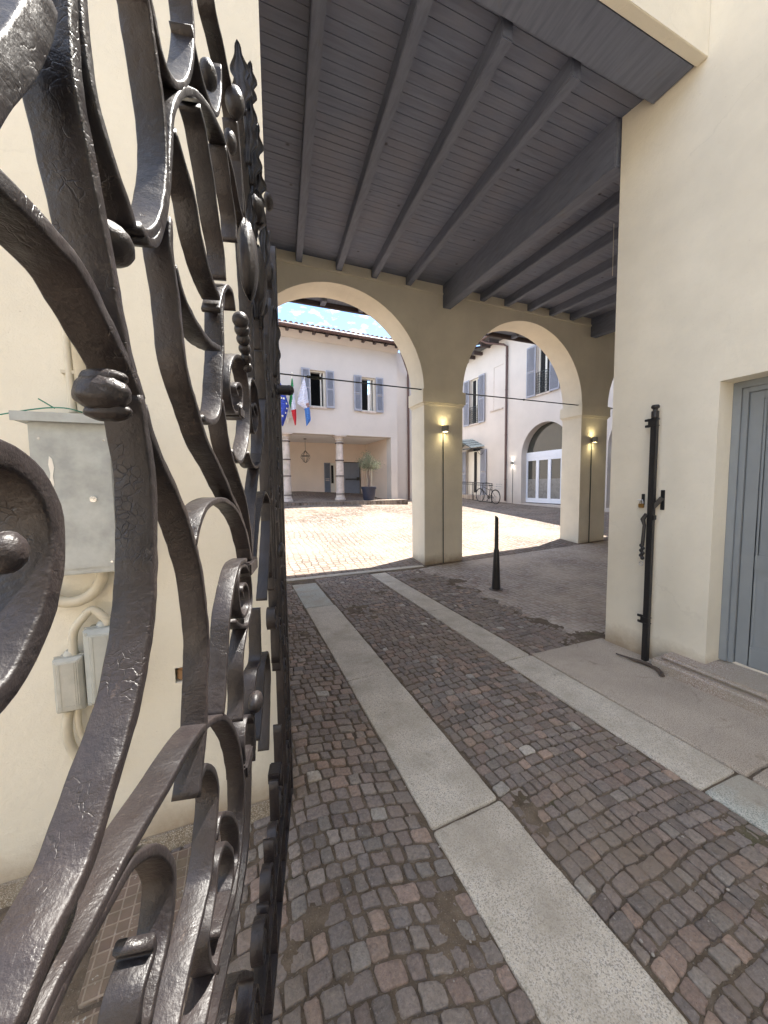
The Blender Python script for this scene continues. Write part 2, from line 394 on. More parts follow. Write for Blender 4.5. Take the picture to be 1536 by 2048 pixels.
sheet('passage_earth', M_dirt, -2.6, 3.6, -1.5, 6.2, 230, 285, -.0058, lambda x, y: dn(x, y) + .045 * dpatch(x, y) * (.6 + .8 * mnoise.noise(Vector((x * 22, y * 22, 2)))))
sheet('courtyard_paving', M_court, -14, 30, 6.2, 22, 88, 40, .0)
sheet('portico_floor', M_porch, 2.95, 14, 2.0, 6.2, 110, 60, .001, lambda x, y: dn(x, y) * .7 - .02 * (1 - sstep(0, .5, x - 2.95 + .25 * mnoise.noise(Vector((x * 3, y * 3, 0))))))

# sett paving: every stone modelled
PAL = [(.170, .145, .138), (.195, .170, .160), (.155, .140, .136), (.215, .192, .180), (.185, .150, .140), (.200, .160, .146),
       (.225, .165, .142), (.165, .150, .150), (.180, .160, .148), (.270, .200, .165), (.195, .185, .178), (.15, .130, .126), (.175, .150, .143), (.18, .155, .148)]
def stone(m, q, z, tone, tilt):
    c = [Vector(p) for p in q]; cen = sum(c, Vector((0, 0))) / 4
    if (c[1] - c[0]).length < .02 or (c[2] - c[1]).length < .02: return
    ring = []
    for i in range(4):
        a, b, d = c[i], c[(i + 1) % 4], c[(i - 1) % 4]
        r1 = random.uniform(.05, .17); r2 = random.uniform(.05, .17)
        ring.append(a.lerp(d, r1)); ring.append(a.lerp(b, r2))
        mid = a.lerp(b, .5); nrm = (mid - cen).normalized(); ring.append(mid + nrm * random.uniform(-.004, .0035))
    n = len(ring); n0 = len(m.v); tx, ty = tilt
    for k, (s_, dz) in enumerate(((1.0, -.022), (1.0, -.0035), (.975, .0010), (.92, .0022), (.5, .0026))):
        for p in ring:
            pp = cen + (p - cen) * s_; d = pp - cen
            jz = random.uniform(-.0013, .0013) if k > 1 else 0
            m.v.append((pp.x, pp.y, gz(pp.x, pp.y) + z + dz + jz + tx * d.x + ty * d.y)); m.c.append(tone)
    for k in range(4):
        for i in range(n):
            a = n0 + k * n + i; b = n0 + k * n + (i + 1) % n; m.f.append((a, b, b + n, a + n))
    m.f.append(tuple(n0 + 4 * n + i for i in range(n)))
def setts(name, x0, x1, y0, y1, sx, sy, warp, keep=lambda x, y: True, zf=lambda x, y: 0, joints=.0042):
    m = MB(); m.c = []
    nr = int((y1 - y0) / sy)
    def rowy(j, x): return y0 + j * sy + .010 * mnoise.noise(Vector((x * 4, j * .3, 1))) + .014 * mnoise.noise(Vector((x * 1.3, j * .12, 4)))
    for j in range(nr):
        x = x0 + random.uniform(0, sx * .4); hsc = random.uniform(.9, 1.1)
        while x < x1:
            w_ = sx * hsc * random.choice((.78, .9, 1, 1, 1.08, 1.22, 1.4)) * random.uniform(.92, 1.08)
            xa, xb = x, min(x + w_, x1)
            if xb - xa > .03:
                q = [(xa, rowy(j, xa)), (xb, rowy(j, xb)), (xb, rowy(j + 1, xb)), (xa, rowy(j + 1, xa))]
                cx_ = (xa + xb) / 2; cy_ = (q[0][1] + q[2][1]) / 2
                g = joints * random.uniform(.5, 1.25); qq = []
                for (px, py), (sx_, sy_) in zip(q, ((1, 1), (-1, 1), (-1, -1), (1, -1))):
                    px += sx_ * g + random.uniform(-.005, .005); py += sy_ * g + random.uniform(-.005, .005)
                    qq.append(Vector(warp(px, py)))
                cc = sum(qq, Vector((0, 0))) / 4
                if keep(cc.x, cc.y):
                    tn = random.choice(PAL); b = random.uniform(.8, 1.22)
                    if random.random() < .018: tn = (.33, .33, .32)
                    red = .5 + .5 * mnoise.noise(Vector((cc.x * .9, cc.y * .9, 12)))
                    b *= 1.42; g_ = sum(tn) / 3; tn = [g_ + (c_ - g_) * .72 for c_ in tn]; tn = (tn[0] * b * (1.02 + .10 * red), tn[1] * b * .975, tn[2] * b * (.90 - .08 * red))
                    stone(m, qq, random.uniform(-.0035, .004) + zf(cc.x, cc.y), tn, (random.uniform(-.055, .055), random.uniform(-.055, .055)))
            x += w_
    return struct(build(name, m, M_sett, smooth='all'))
SLX = ((.79, 1.172), (2.178, 2.485))
setts('middle_setts', 1.18, 2.172, -1.1, 6.15, .065, .071, lambda x, y: (x, y + .035 * math.sin((x - 1.1) * 2.6) + .02 * math.sin(y * 1.1)))
def fan(x, y):
    ph = ((x + 1.45) % 1.12) / 1.12
    return (x, y + .09 * math.sin(math.pi * ph) ** 1.3 - .04)
setts('verge_setts', -.42, .782, -1.1, 6.25, .071, .075, fan, keep=lambda x, y: -1.1 < y < 6.1 and x > -.42, joints=.0062)
setts('border_setts', 2.495, 4.3, 2.55, 6.15, .068, .072, lambda x, y: (x, y + .06 * math.sin(x * 4)), keep=lambda x, y: x < 3.0 + .45 * sstep(2.6, 5, y) + .15 * mnoise.noise(Vector((y * 2, 0, 0))) + .3,
      zf=lambda x, y: -.014 * sstep(2.9, 3.6, x + .3 * mnoise.noise(Vector((x * 2, y * 2, 0)))))
# granite wheel tracks
def slab(m, x0, x1, y0, y1, seed, top=.006):
    rnd = random.Random(seed); n = []
    def edge(a, b, k=9):
        return [(a[0] + (b[0] - a[0]) * i / k, a[1] + (b[1] - a[1]) * i / k) for i in range(k)]
    r = .016; s1, s2 = rnd.uniform(-.02, .02), rnd.uniform(-.02, .02)
    pts = [(x0, y0 + r), (x0 + r * .4, y0 + r * .2), (x0 + r, y0), (x1 - r, y0 + s1), (x1 - r * .3, y0 + s1 + r * .3), (x1, y0 + s1 + r),
           (x1, y1 - r + s2), (x1 - r * .3, y1 - r * .3 + s2), (x1 - r, y1 + s2), (x0 + r, y1), (x0 + r * .3, y1 - r * .3), (x0, y1 - r)]
    ring = []
    for i in range(len(pts)):
        a, b = pts[i], pts[(i + 1) % len(pts)]; L = math.dist(a, b); k = max(1, int(L / .05))
        ring += edge(a, b, k)
    ring = [(p[0] + .005 * mnoise.noise(Vector((p[0] * 14, p[1] * 14, seed))), p[1] + .005 * mnoise.noise(Vector((p[0] * 14, p[1] * 14, seed + 9)))) for p in ring]
    cx_, cy_ = (x0 + x1) / 2, (y0 + y1) / 2; n0 = len(m.v); K = len(ring)
    for ins, dz in ((0, -.05), (0, -.007), (.003, -.002), (.009, 0), (.03, .0012)):
        for px, py in ring:
            dx = max(-1, min(1, (cx_ - px) / .05)); dy = max(-1, min(1, (cy_ - py) / .05))
            X = px + dx * ins; Y = py + dy * ins; m.v.append((X, Y, gz(X, Y) + top + dz))
    for k in range(4):
        for i in range(K): m.f.append((n0 + k * K + i, n0 + k * K + (i + 1) % K, n0 + (k + 1) * K + (i + 1) % K, n0 + (k + 1) * K + i))
    m.f.append(tuple(n0 + 4 * K + i for i in range(K)))
for si, (xr, joints) in enumerate(((SLX[0], (-1.0, .565, 1.385, 2.79, 4.72, 5.95)), (SLX[1], (-.9, 1.035, 2.55, 3.965, 5.5, 6.1)))):
    for k in range(len(joints) - 1):
        m = MB(); slab(m, xr[0] + random.uniform(-.01, .004), xr[1] + random.uniform(-.006, .01), joints[k] + .006, joints[k + 1] - .006, si * 10 + k)
        mt = M_granite2 if (si, k) in ((1, 0), (0, 0), (0, 4)) else M_granite
        struct(build('granite_track', m, mt, smooth=True))
m = MB(); slab(m, -.3, 3.35, 6.2, 6.32, 77, .012); struct(build('granite_threshold', m, M_granite))
sheet('street', M_porch, -20, 3.9, -6.6, -1.1, 48, 12, .002)
m = MB(); slab(m, 2.50, 3.42, -1.09, .98, 31, .016); struct(build('pavement', m, M_conc, smooth=True))
m = MB(); slab(m, 2.50, 3.42, 1.0, 2.55, 32, .014); struct(build('pavement', m, M_conc, smooth=True))
# loose grit lying on the paving
m = MB()
for k in range(420):
    x = random.uniform(-.4, 3.3); y = random.uniform(.35, 6.0) ** 1.0; r = random.choice((.0025, .003, .004, .006)) * random.uniform(.8, 1.3)
    if random.random() < .5: x = random.choice((.76, 1.2, 2.15, 2.5)) + random.gauss(0, .05)
    m.ball((x, y, gz(x, y) + .006 + r * .4), r, r * random.uniform(.6, 1), r * .6, Matrix.Rotation(random.uniform(0, 3), 3, 'Z'), 6, 4)
o = build('grit', m, M_gritm); o['kind'] = 'stuff'; tag(o, 'small loose pebbles scattered over the passage paving', 'grit')
# grid tile by the left wall
m = MB(); slab(m, -.52, -.10, 1.30, 1.74, 41, .010); struct(build('grid_tile', m, M_grid, smooth=True))
m = MB(); slab(m, -.53, -.11, .86, 1.28, 42, .008); struct(build('grid_tile', m, M_grid, smooth=True))
# ------------------------------------------------------------ wall generator
def wall(m, M, s0, s1, z0, z1, ops, th, n=28):
    """ops: (sa, sb, za, zb, arch)  M(s, depth, z)"""
    bs = {s0, s1}
    for sa, sb, za, zb, ar in ops:
        bs |= {max(sa, s0), min(sb, s1)}
        if ar:
            for i in range(n + 1): bs.add((sa + sb) / 2 - (sb - sa) / 2 * math.cos(math.pi * i / n))
    bs = sorted(b for b in bs if s0 - 1e-6 <= b <= s1 + 1e-6)
    bs = [b for i, b in enumerate(bs) if i == 0 or b - bs[i - 1] > 1e-5]
    def top(o, s):
        if not o[4]: return o[3]
        r = (o[1] - o[0]) / 2; c = (o[0] + o[1]) / 2; return o[3] + (o[4] if o[4] is not True else 1) * math.sqrt(max(0, r * r - (s - c) ** 2))
    for a, b in zip(bs, bs[1:]):
        cov = sorted([o for o in ops if o[0] < (a + b) / 2 < o[1]], key=lambda o: o[2])
        la, lb = z0, z0
        for o in cov + [None]:
            ha, hb = (o[2], o[2]) if o else (z1, z1)
            if ha - la > 1e-6 or hb - lb > 1e-6:
                m.quad(M(a, 0, la), M(b, 0, lb), M(b, 0, hb), M(a, 0, ha)); m.quad(M(a, th, la), M(b, th, lb), M(b, th, hb), M(a, th, ha))
            if o:
                ta, tb = top(o, a), top(o, b)
                m.quad(M(a, 0, ta), M(b, 0, tb), M(b, th, tb), M(a, th, ta))
                if o[2] > z0: m.quad(M(a, 0, ha), M(b, 0, hb), M(b, th, hb), M(a, th, ha))
                la, lb = ta, tb
        m.quad(M(a, 0, z1), M(b, 0, z1), M(b, th, z1), M(a, th, z1))
    for s in (s0, s1): m.quad(M(s, 0, z0), M(s, th, z0), M(s, th, z1), M(s, 0, z1))
    for o in ops:
        for s in (o[0], o[1]):
            if s0 < s < s1: m.quad(M(s, 0, max(o[2], z0)), M(s, th, max(o[2], z0)), M(s, th, o[3]), M(s, 0, o[3]))

# ------------------------------------------------------------ portico building
PY = 6.29; PT = .54
port = thing('portico', 'open cream portico with round arches and a sloping dark timber ceiling, behind the gate', 'portico', (3.4, PY, 0))
SP = 3.4; R0 = 1.645; Z0 = 3.39
m = MB()
XP = [(3.40, 4.27), (7.56, 8.42)]      # the two free pillars
arches = [(-.2, 3.40), (4.27, 7.56), (8.42, 11.7)]
arches[0] = (.11, 3.40)
wall(m, lambda s, d, z: (s, PY + d, z), -1.2, 14, -.15, 5.50, [(a, b, -.16, Z0, True) for a, b in arches], PT, 40)
build('arcade_wall', m, M_cream, port)
for (a, b) in XP + [(-1.2, .11)]:
    m = MB(); m.box(a - .045, PY - .045, 3.17, b + .045, PY + PT + .045, 3.41); m.box(a - .02, PY - .02, 3.13, b + .02, PY + PT + .02, 3.17)
    build('impost', m, M_cream, port, bevel=.006)
m = MB(); m.box(-1.2, PY - .03, 5.2, 14, PY - .002, 5.24); build('ledge', m, M_cream, port, bevel=.006)
SLP = .125
def zb(y): return 5.24 + SLP * (y - PY)        # underside of the common beams
PH = .145
def zpl(y): return zb(y) + PH
BDX = .125
beams = [(-.95, 0), (-.28, 0), (.42, 0), (1.10, 0), (1.77, 0), (2.41, 0), (3.08, 0), (3.90, 1), (4.72, 0), (5.32, 0), (5.93, 0), (6.54, 0), (7.15, 0), (7.86, 1), (8.6, 0), (9.3, 0), (10.0, 0), (10.7, 0)]
for bx, big in beams:
    m = MB(); ye = 2.27 if bx + BDX * (2.3 - PY) < 3.25 else 2.5
    wd, hh = (.175, .36) if big else (.10, .0)
    vs = []
    y0_, y1_ = ye, PY + .0
    for y in (y0_, y1_):
        x = bx + BDX * (y - PY)
        zt = zpl(y) + .01; zl = zb(y) - (.27 if big else 0)
        vs += [(x - wd / 2, y, zl), (x + wd / 2, y, zl), (x + wd / 2, y, zt), (x - wd / 2, y, zt)]
    m.add(vs, [(0, 1, 2, 3), (7, 6, 5, 4), (0, 4, 5, 1), (1, 5, 6, 2), (2, 6, 7, 3), (3, 7, 4, 0)])
    build('beam', m, M_beam, port, bevel=.008)
m = MB(); y = 2.2; i = 0
while y < 6.29:
    wv = .098; j = random.uniform(-.0015, .0015)
    xe = 14
    m.add([(x, yy, zpl(yy) + dz + j) for x in (-1.2, xe) for yy in (y + .0025, y + wv - .0025) for dz in (0, .02)],
          [(0, 1, 3, 2), (4, 6, 7, 5), (0, 4, 5, 1), (2, 3, 7, 6), (0, 2, 6, 4), (1, 5, 7, 3)])
    y += wv
build('ceiling_boards', m, M_plank, port)
m = MB(); m.add([(x, yy, zpl(yy) + .03 + dz) for x in (-1.6, 14.4) for yy in (1.95, 7.0) for dz in (0, .22)], [(0, 1, 3, 2), (4, 6, 7, 5), (0, 4, 5, 1), (2, 3, 7, 6), (0, 2, 6, 4), (1, 5, 7, 3)])
build('roof', m, M_tile, port)
m = MB(); m.box(-1.4, PY + PT, 5.05, 14.3, 7.03, 5.2); build('eave', m, M_beam, port, bevel=.005)
for k in range(14):
    m = MB(); m.bar((-.6 + k * .75, 6.86, 5.02), (-.6 + k * .75, 7.03, 5.02), .09, .08); build('rafter_tail', m, M_beam, port)
m = MB(); m.box(-1.4, 7.032, 4.97, 14.3, 7.1, 5.2); build('gutter', m, M_rafter, port, bevel=.01)
# street lintel
m = MB(); m.box(-1.2, 1.898, 4.765, 3.385, 2.21, 5.05); build('lintel', m, M_beam, port, bevel=.01)
m = MB(); m.box(.172, 1.82, 4.75, 3.388, 1.895, 8.6); m.box(.172, 1.895, 5.15, 3.388, 2.3, 8.6); build('upper_wall', m, M_cream, port, bevel=.004)
m = MB(); m.box(-1.45, 2.26, -.1, -1.2, 7.0, 5.5); build('end_wall', m, M_cream, port); m = MB(); m.box(13.5, 2.26, -.1, 13.8, 7.0, 5.6); build('end_wall', m, M_cream, port)
# tie rods
for (p0, p1, tb) in (((.111, 3.47), (3.399, 3.43), 1), ((4.271, 3.43), (7.559, 3.42), 0), ((8.421, 3.42), (11.699, 3.42), 0)):
    m = MB(); A = Vector((p0[0], PY + .09, p0[1])); B = Vector((p1[0], PY + .09, p1[1])); m.tube([A, B], .012, 8)
    if tb:
        c = A.lerp(B, .37); d = (B - A).normalized()
        for s_ in (-.018, .018): m.bar(c - d * .11 + Vector((0, 0, s_)), c + d * .11 + Vector((0, 0, s_)), .012, .010)
        for s_ in (-.11, .11): m.ball(c + d * s_, .028)
    else: m.ball(A.lerp(B, .5), .022)
    build('tie_rod', m, M_dkiron, port, smooth=True)

# ------------------------------------------------------------ street wall on the left
LY = 1.766
lw = thing('street_wall', 'tall cream rendered wall behind the open iron gate, edge of the passage at its right', 'wall', (0, LY, 0))
m = MB(); hx0, hz0 = on_y(351, 1367, LY).x, on_y(351, 1367, LY).z; hx1, hz1 = on_y(390, 1330, LY).x, on_y(390, 1330, LY).z
wall(m, lambda s, d, z: (s, LY + d, z), -9, .17, -.1, 8.6, [(hx0, hx1, hz0, hz1, False)], .42)
build('wall', m, M_creamL, lw)
m = MB(); m.box(-9, LY - .012, -.1, .168, LY - .001, .085); build('plinth', m, M_plinth, lw, bevel=.004)
m = MB(); m.box(hx0 + .006, LY + .012, hz0 + .004, hx1 + .05, LY + .3, hz1 - .01); build('wood_plug', m, M_wood, lw, bevel=.006)
# ------------------------------------------------------------ side building with the door (right)
RX = 3.39
rw = thing('side_building', 'cream building on the right with a grey blue panelled door', 'building', (RX, 1.0, 0))
m = MB()
dy1 = 1.64; dy0 = .36; dz0 = .165; dz1 = 2.345
wall(m, lambda s, d, z: (RX + d, s, z), -7, 2.48, -.1, 9.8, [(dy0, dy1, .12, dz1, False)], .5)
m.box(RX + .5, 2.2, -.1, 13, 2.48, 9.8)
build('wall', m, M_cream, rw)
m = MB()
for (y0, y1, z0, z1) in ((dy1 - .05, dy1, dz0, dz1), (dy0, dy0 + .05, dz0, dz1), (dy0 + .05, dy1 - .05, dz1 - .05, dz1)):
    m.box(RX + .175, y0, z0, RX + .25, y1, z1)
for (y0, y1, z0, z1) in ((dy1 - .085, dy1 - .05, dz0, dz1 - .05), (dy0 + .05, dy0 + .085, dz0, dz1 - .05), (dy0 + .085, dy1 - .085, dz1 - .085, dz1 - .05)):
    m.box(RX + .192, y0, z0, RX + .25, y1, z1)
build('door_frame', m, M_door, rw, bevel=.004)
DX = RX + .21
m = MB(); a0, a1 = dy0 + .09, dy1 - .09; mid = (a0 + a1) / 2
m.box(DX + .012, a0, dz0 + .012, DX + .05, a1, dz1 - .09)
leafs = ((mid + .003, a1), (a0, mid - .003))
def frame(m, y0, y1, z0, z1, t, xa, xb):
    m.box(xa, y0, z0, xb, y0 + t, z1); m.box(xa, y1 - t, z0, xb, y1, z1); m.box(xa, y0 + t, z0, xb, y1 - t, z0 + t); m.box(xa, y0 + t, z1 - t, xb, y1 - t, z1)
for (y0, y1) in leafs:
    zz = [dz0 + .012, .33, .93, 1.04, 2.20, dz1 - .09]
    m.box(DX, y0, zz[0], DX + .012, y0 + .08, zz[5]); m.box(DX, y1 - .08, zz[0], DX + .012, y1, zz[5])
    for za, zb_ in ((zz[0], zz[1]), (zz[2], zz[3]), (zz[4], zz[5])): m.box(DX, y0 + .08, za, DX + .012, y1 - .08, zb_)
    for za, zb_ in ((zz[1], zz[2]), (zz[3], zz[4])):
        frame(m, y0 + .08, y1 - .08, za, zb_, .018, DX + .005, DX + .0121)
        m.box(DX + .002, y0 + .15, za + .07, DX + .0122, y1 - .15, zb_ - .07)
door = build('door', m, M_door, rw, bevel=.003)
m = MB(); m.ball((DX - .05, mid - .05, 1.1), .028); m.tube([(DX, mid - .05, 1.1), (DX - .05, mid - .05, 1.1)], .01); build('door_knob', m, M_brass, door, smooth=True)
m = MB(); m.box(RX - .17, -1.2, -.02, RX + .2, 1.95, .11); m.box(RX - .13, -1.2, .11, RX + .24, 1.9, .155)
build('door_step', m, M_sill, rw, bevel=.022, seg=3)
# street side building behind the viewer is left open

# ------------------------------------------------------------ unseen house behind the viewer, added to bounce warm sunlight
oh = thing('opposite_house', 'plain cream house across the street from the gateway, outside the picture, added for its warm bounce light', 'house', (0, -6.5, 0))
m = MB(); wall(m, lambda s, d, z: (s, -6.5 - d, z), -16, 16, -.1, 8.5, [(a, a + 1.1, z, z + 1.8, False) for a in (-13, -9.6, -6.2, -2.8, .6, 4, 7.4, 10.8) for z in (1.0, 4.8)], .5); build('wall', m, M_cream, oh)
m = MB(); m.box(-15.8, -7.4, 0, 15.8, -7.2, 8.4); build('dark_interior', m, M_inner, oh)
# ------------------------------------------------------------ far courtyard building
P0 = Vector((4.01, 14.6, 0)); aF = R_(2.5); FF = Vector((math.cos(aF), math.sin(aF), 0)); FN = Vector((-math.sin(aF), math.cos(aF), 0))
def MF(s, d, z): return P0 + FF * s + FN * d + Vector((0, 0, z))
def ff(px, py, off=0.):
    r = ray(px, py); t = ((P0 - CAM).dot(FN) + off) / r.dot(FN); q = CAM + r * t; return (q - P0).dot(FF), q.z
fb = thing('courtyard_building', 'two storey pale pink building across the courtyard with a columned loggia', 'building', MF(0, 0, 1.0))
m = MB()
W1 = (-1.13, -.62, 4.72, 6.10); W2 = (.98, 1.60, 4.72, 6.08)
W1 = (-1.17, -.55, 4.72, 6.12); W2 = (.97, 1.60, 4.70, 6.08)
FL = 1.02   # loggia floor
wall(m, MF, -9, 2.62, .6, 7.6, [(*W1, False), (*W2, False), (-8, 2.31, .59, 3.66, False), (-5.2, -4.5, 4.72, 6.12, False)], .45)
build('wall', m, M_fac, fb)
m = MB(); m.box(-8.6, .45, 3.66, 2.61, 3.2, 3.9, MF); build('loggia_ceiling', m, M_white, fb)
m = MB(); wall(m, lambda s, d, z: MF(s, 3.0 + d, z), -8.6, 2.61, .8, 3.66, [(1.03, 2.05, FL, 2.78, False), (.42, .70, FL + .05, 2.72, False)], .2); m.box(2.31, .45, .8, 2.61, 3.0, 3.66, MF); build('loggia_wall', m, M_rose, fb)
m = MB(); m.box(-9, -.9, .5, 2.65, 3.0, FL - .03, MF); build('loggia_step', m, M_court, fb, bevel=.02)
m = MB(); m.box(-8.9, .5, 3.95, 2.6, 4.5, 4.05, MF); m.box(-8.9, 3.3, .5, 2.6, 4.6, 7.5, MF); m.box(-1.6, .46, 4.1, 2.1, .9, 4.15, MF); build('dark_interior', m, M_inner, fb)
m = MB(); m.add([MF(*p) for p in ((-9, -.001, 7.22), (2.64, -.001, 7.22), (2.64, -.05, 7.24), (-9, -.05, 7.24), (-9, -.30, 7.42), (2.66, -.30, 7.42), (2.66, -.001, 7.60), (-9, -.001, 7.60))],
      [(0, 1, 2, 3), (3, 2, 5, 4), (4, 5, 6, 7), (0, 3, 4, 7), (1, 6, 5, 2), (0, 7, 6, 1)]); build('cornice', m, M_fac, fb)
# roof
m = MB(); m.add([MF(*p) for p in ((-9.2, -.56, 7.44), (3.0, -.56, 7.44), (3.0, 4.6, 8.90), (-9.2, 4.6, 8.90), (-9.2, -.56, 7.50), (3.0, -.56, 7.50), (3.0, 4.6, 8.96), (-9.2, 4.6, 8.96))],
      [(0, 1, 2, 3), (7, 6, 5, 4), (0, 4, 5, 1), (1, 5, 6, 2), (2, 6, 7, 3), (3, 7, 4, 0)])
rf = build('roof', m, M_rafter, fb)
m = MB()
for k in range(61):
    s_ = -9.15 + k * .2; m.tube([MF(s_, -.62, 7.50), MF(s_, 4.6, 8.97)], .07, 8)
build('clay_tiles', m, M_tile, rf, smooth=True)
for k in range(25):
    m = MB(); s_ = -9.1 + k * .5; m.box(s_, -.54, 7.33, s_ + .10, -.28, 7.43, MF); build('rafter_tail', m, M_rafter, rf)
m = MB(); m.tube([MF(-9.2, -.62, 7.42), MF(3.02, -.62, 7.42)], .07, 12); build('gutter', m, M_brown, fb, smooth=True)
m = MB(); m.tube([MF(2.5, -.62, 7.38), MF(2.52, -.55, 7.2), MF(2.95, -.1, 6.9), MF(3.35, .3, 6.6), MF(3.42, .45, 6.5), MF(3.42, .45, .9)], .05, 10); build('downpipe', m, M_brown, fb, smooth=True)
m = MB(); m.box(2.62, .55, .5, 4.9, .9, 7.5, MF); m.box(4.6, .9, .5, 4.9, 10, 7.5, MF); build('setback_wall', m, M_fac, fb)
def louvre(M, s0, s1, z0, z1, d, parent, mat=M_shut, name='shutter'):
    m = MB(); t = .05; zm = (z0 + z1) / 2 - .02
    m.box(s0, d, z0, s0 + t, d + .035, z1, M); m.box(s1 - t, d, z0, s1, d + .035, z1, M)
    for za, zb_ in ((z0, z0 + .08), (zm, zm + .05), (z1 - .06, z1)): m.box(s0 + t, d + .001, za, s1 - t, d + .034, zb_, M)
    z = z0 + .09
    while z < z1 - .07:
        if not zm - .035 < z < zm + .05:
            a, b, c, e = M(s0 + t, d + .004, z), M(s1 - t, d + .004, z), M(s1 - t, d + .03, z + .034), M(s0 + t, d + .03, z + .034)
            m.quad(a, b, c, e); o_ = Vector((0, 0, .006)); m.quad(Vector(a) + o_, Vector(b) + o_, Vector(c) + o_, Vector(e) + o_)
        z += .038
    return build(name, m, mat, parent)
def window(M, s0, s1, z0, z1, parent, sw, sw2=None, sill=.03, openness=.32):
    m = MB(); t = .05
    for a, b, c, d in ((s0, s0 + t, z0, z1), (s1 - t, s1, z0, z1), (s0 + t, s1 - t, z0, z0 + t), (s0 + t, s1 - t, z1 - t, z1)): m.box(a, .10, c, b, .17, d, M)
    wf = build('window', m, M_frame, parent)
    m = MB(); m.box(s0 - .06, -.05, z0 - .07, s1 + .06, .1, z0 - .001, M); build('sill', m, M_marble, wf)
    m = MB(); x = s1 - t - .12; m.box(x, .13, z0 + t, x + .04, .2, z1 - t, M); build('casement', m, M_frame, wf)
    m = MB(); m.box(s0 + t, .18, z0 + t, s1 - t - .13, .19, z1 - t, M); 
    louvre(M, s0 - sw, s0 - .01, z0 - .03, z1 + .02, -.09, wf)
    louvre(M, s1 + .01, s1 + (sw2 or sw), z0 - .03, z1 + .02, -.09, wf)
    return wf
window(MF, *W1, fb, .34); window(MF, *W2, fb, .34); window(MF, -5.2, -4.5, 4.72, 6.12, fb, .34)
# loggia columns
for s_ in (-2.14, .03, -4.3):
    m = MB(); c = MF(s_, .18, 0)
    r = .155
    m.lathe((c.x, c.y, 1.0), [(.23, 0), (.23, .06), (.19, .10), (.20, .14), (r + .02, .17), (r + .012, .9), (r, 1.5), (r - .015, 2.38), (r - .02, 2.44), (r + .02, 2.46), (r, 2.5), (r + .05, 2.6)], 24)
    m.box(c.x - .235, c.y - .235, 3.60, c.x + .235, c.y + .235, 3.658)
    co = build('column', m, M_marble, fb, smooth=True)
    for zz in (1.24, 1.98, 2.62, 3.32):
        m = MB(); m.lathe((c.x, c.y, zz), [(r + .022, 0), (r + .024, .02), (r + .022, .04)], 24); build('iron_band', m, M_rafter, co, smooth=True)
MB3 = lambda s, d, z: MF(s, 3.0 + d, z)
# loggia door and shutters
m = MB(); m.box(1.05, .02, FL, 1.98, .07, 2.74, MB3); dd = build('loggia_door', m, M_shut2, fb, bevel=.005)
m = MB(); m.bar(MB3(1.2, -.06, 1.92), MB3(1.9, -.06, 1.92), .04, .05); m.box(1.82, -.09, 1.86, 1.94, .02, 2.02, MB3); build('push_bar', m, M_black, dd)
louvre(MB3, .79, 1.06, FL + .05, 2.74, -.04, fb, M_shut2, 'loggia_shutter'); louvre(MB3, .14, .44, FL + .05, 2.72, -.04, fb, M_shut2, 'loggia_shutter')
m = MB(); m.box(.44, .05, FL + .06, .70, .09, 2.72, MB3); build('loggia_window', m, M_frame, fb)
m = MB(); m.box(.50, .04, FL + .7, .62, .049, 2.6, MB3); build('window_pane', m, M_inner, fb)
m = MB(); m.box(2.12, -.03, FL, 2.27, .02, 2.45, MB3); build('wall_cabinet', m, M_rose, fb)
# chandelier
cs, cz = ff(610, 880, 1.6); m = MB(); c = MF(cs, 1.6, 0)
ch = thing('hanging_lantern', 'small wire chandelier hanging from the loggia ceiling between the columns', 'lantern', (c.x, c.y, 3.0))
m.tube([(c.x, c.y, 3.66), (c.x, c.y, 3.1)], .008, 6); m.lathe((c.x, c.y, 3.63), [(.06, 0), (.06, .03)], 12); build('chain', m, M_dkiron, ch)
m = MB()
for k in range(6):
    a = k * math.pi / 3; d = Vector((math.cos(a), math.sin(a), 0)); C0 = Vector((c.x, c.y, 0))
    m.tube([C0 + Vector((0, 0, 3.15)), C0 + d * .18 + Vector((0, 0, 2.95)), C0 + d * .2 + Vector((0, 0, 2.85)), C0 + d * .08 + Vector((0, 0, 2.66)), C0 + Vector((0, 0, 2.62))], .008, 6)
m.lathe((c.x, c.y, 2.9), [(.19, 0), (.2, .01), (.19, .02)], 18); build('cage', m, M_dkiron, ch, smooth=True)
# potted olive tree
ps, pz = ff(738, 1001, -.45); pc = MF(ps, -.45, FL - .03)
pot = thing('potted_olive_tree', 'olive tree with a round silvery crown in a dark blue pot by the loggia', 'potted tree', pc)
m = MB(); m.lathe(pc, [(.22, 0), (.235, .05), (.285, .46), (.31, .46), (.32, .55), (.28, .56), (.26, .5)], 28); build('pot', m, M_pot, pot, smooth=True)
m = MB(); m.lathe(pc + Vector((0, 0, .48)), [(.26, 0), (.1, .03)], 20); build('soil', m, M_dirt, pot)
m = MB(); tr = random.Random(5)
m.tube([pc + Vector((0, 0, .5)), pc + Vector((.03, 0, .8)), pc + Vector((-.02, .02, 1.15)), pc + Vector((.02, 0, 1.4))], [.055, .05, .045, .035], 8)
tips = []
for k in range(16):
    a = tr.uniform(0, 6.28); e = tr.uniform(.2, 1.4); L = tr.uniform(.28, .6)
    d = Vector((math.cos(a) * math.cos(e), math.sin(a) * math.cos(e), math.sin(e)))
    b0 = pc + Vector((0, 0, 1.25 + tr.uniform(0, .15))); b1 = b0 + d * L * .55; b2 = b0 + d * L + Vector((0, 0, tr.uniform(-.08, .05)))
    m.tube([b0, b1, b2], [.018, .012, .005], 5); tips += [b1, b2, b1.lerp(b2, .5)]
build('trunk', m, M_bark, pot, smooth=True)
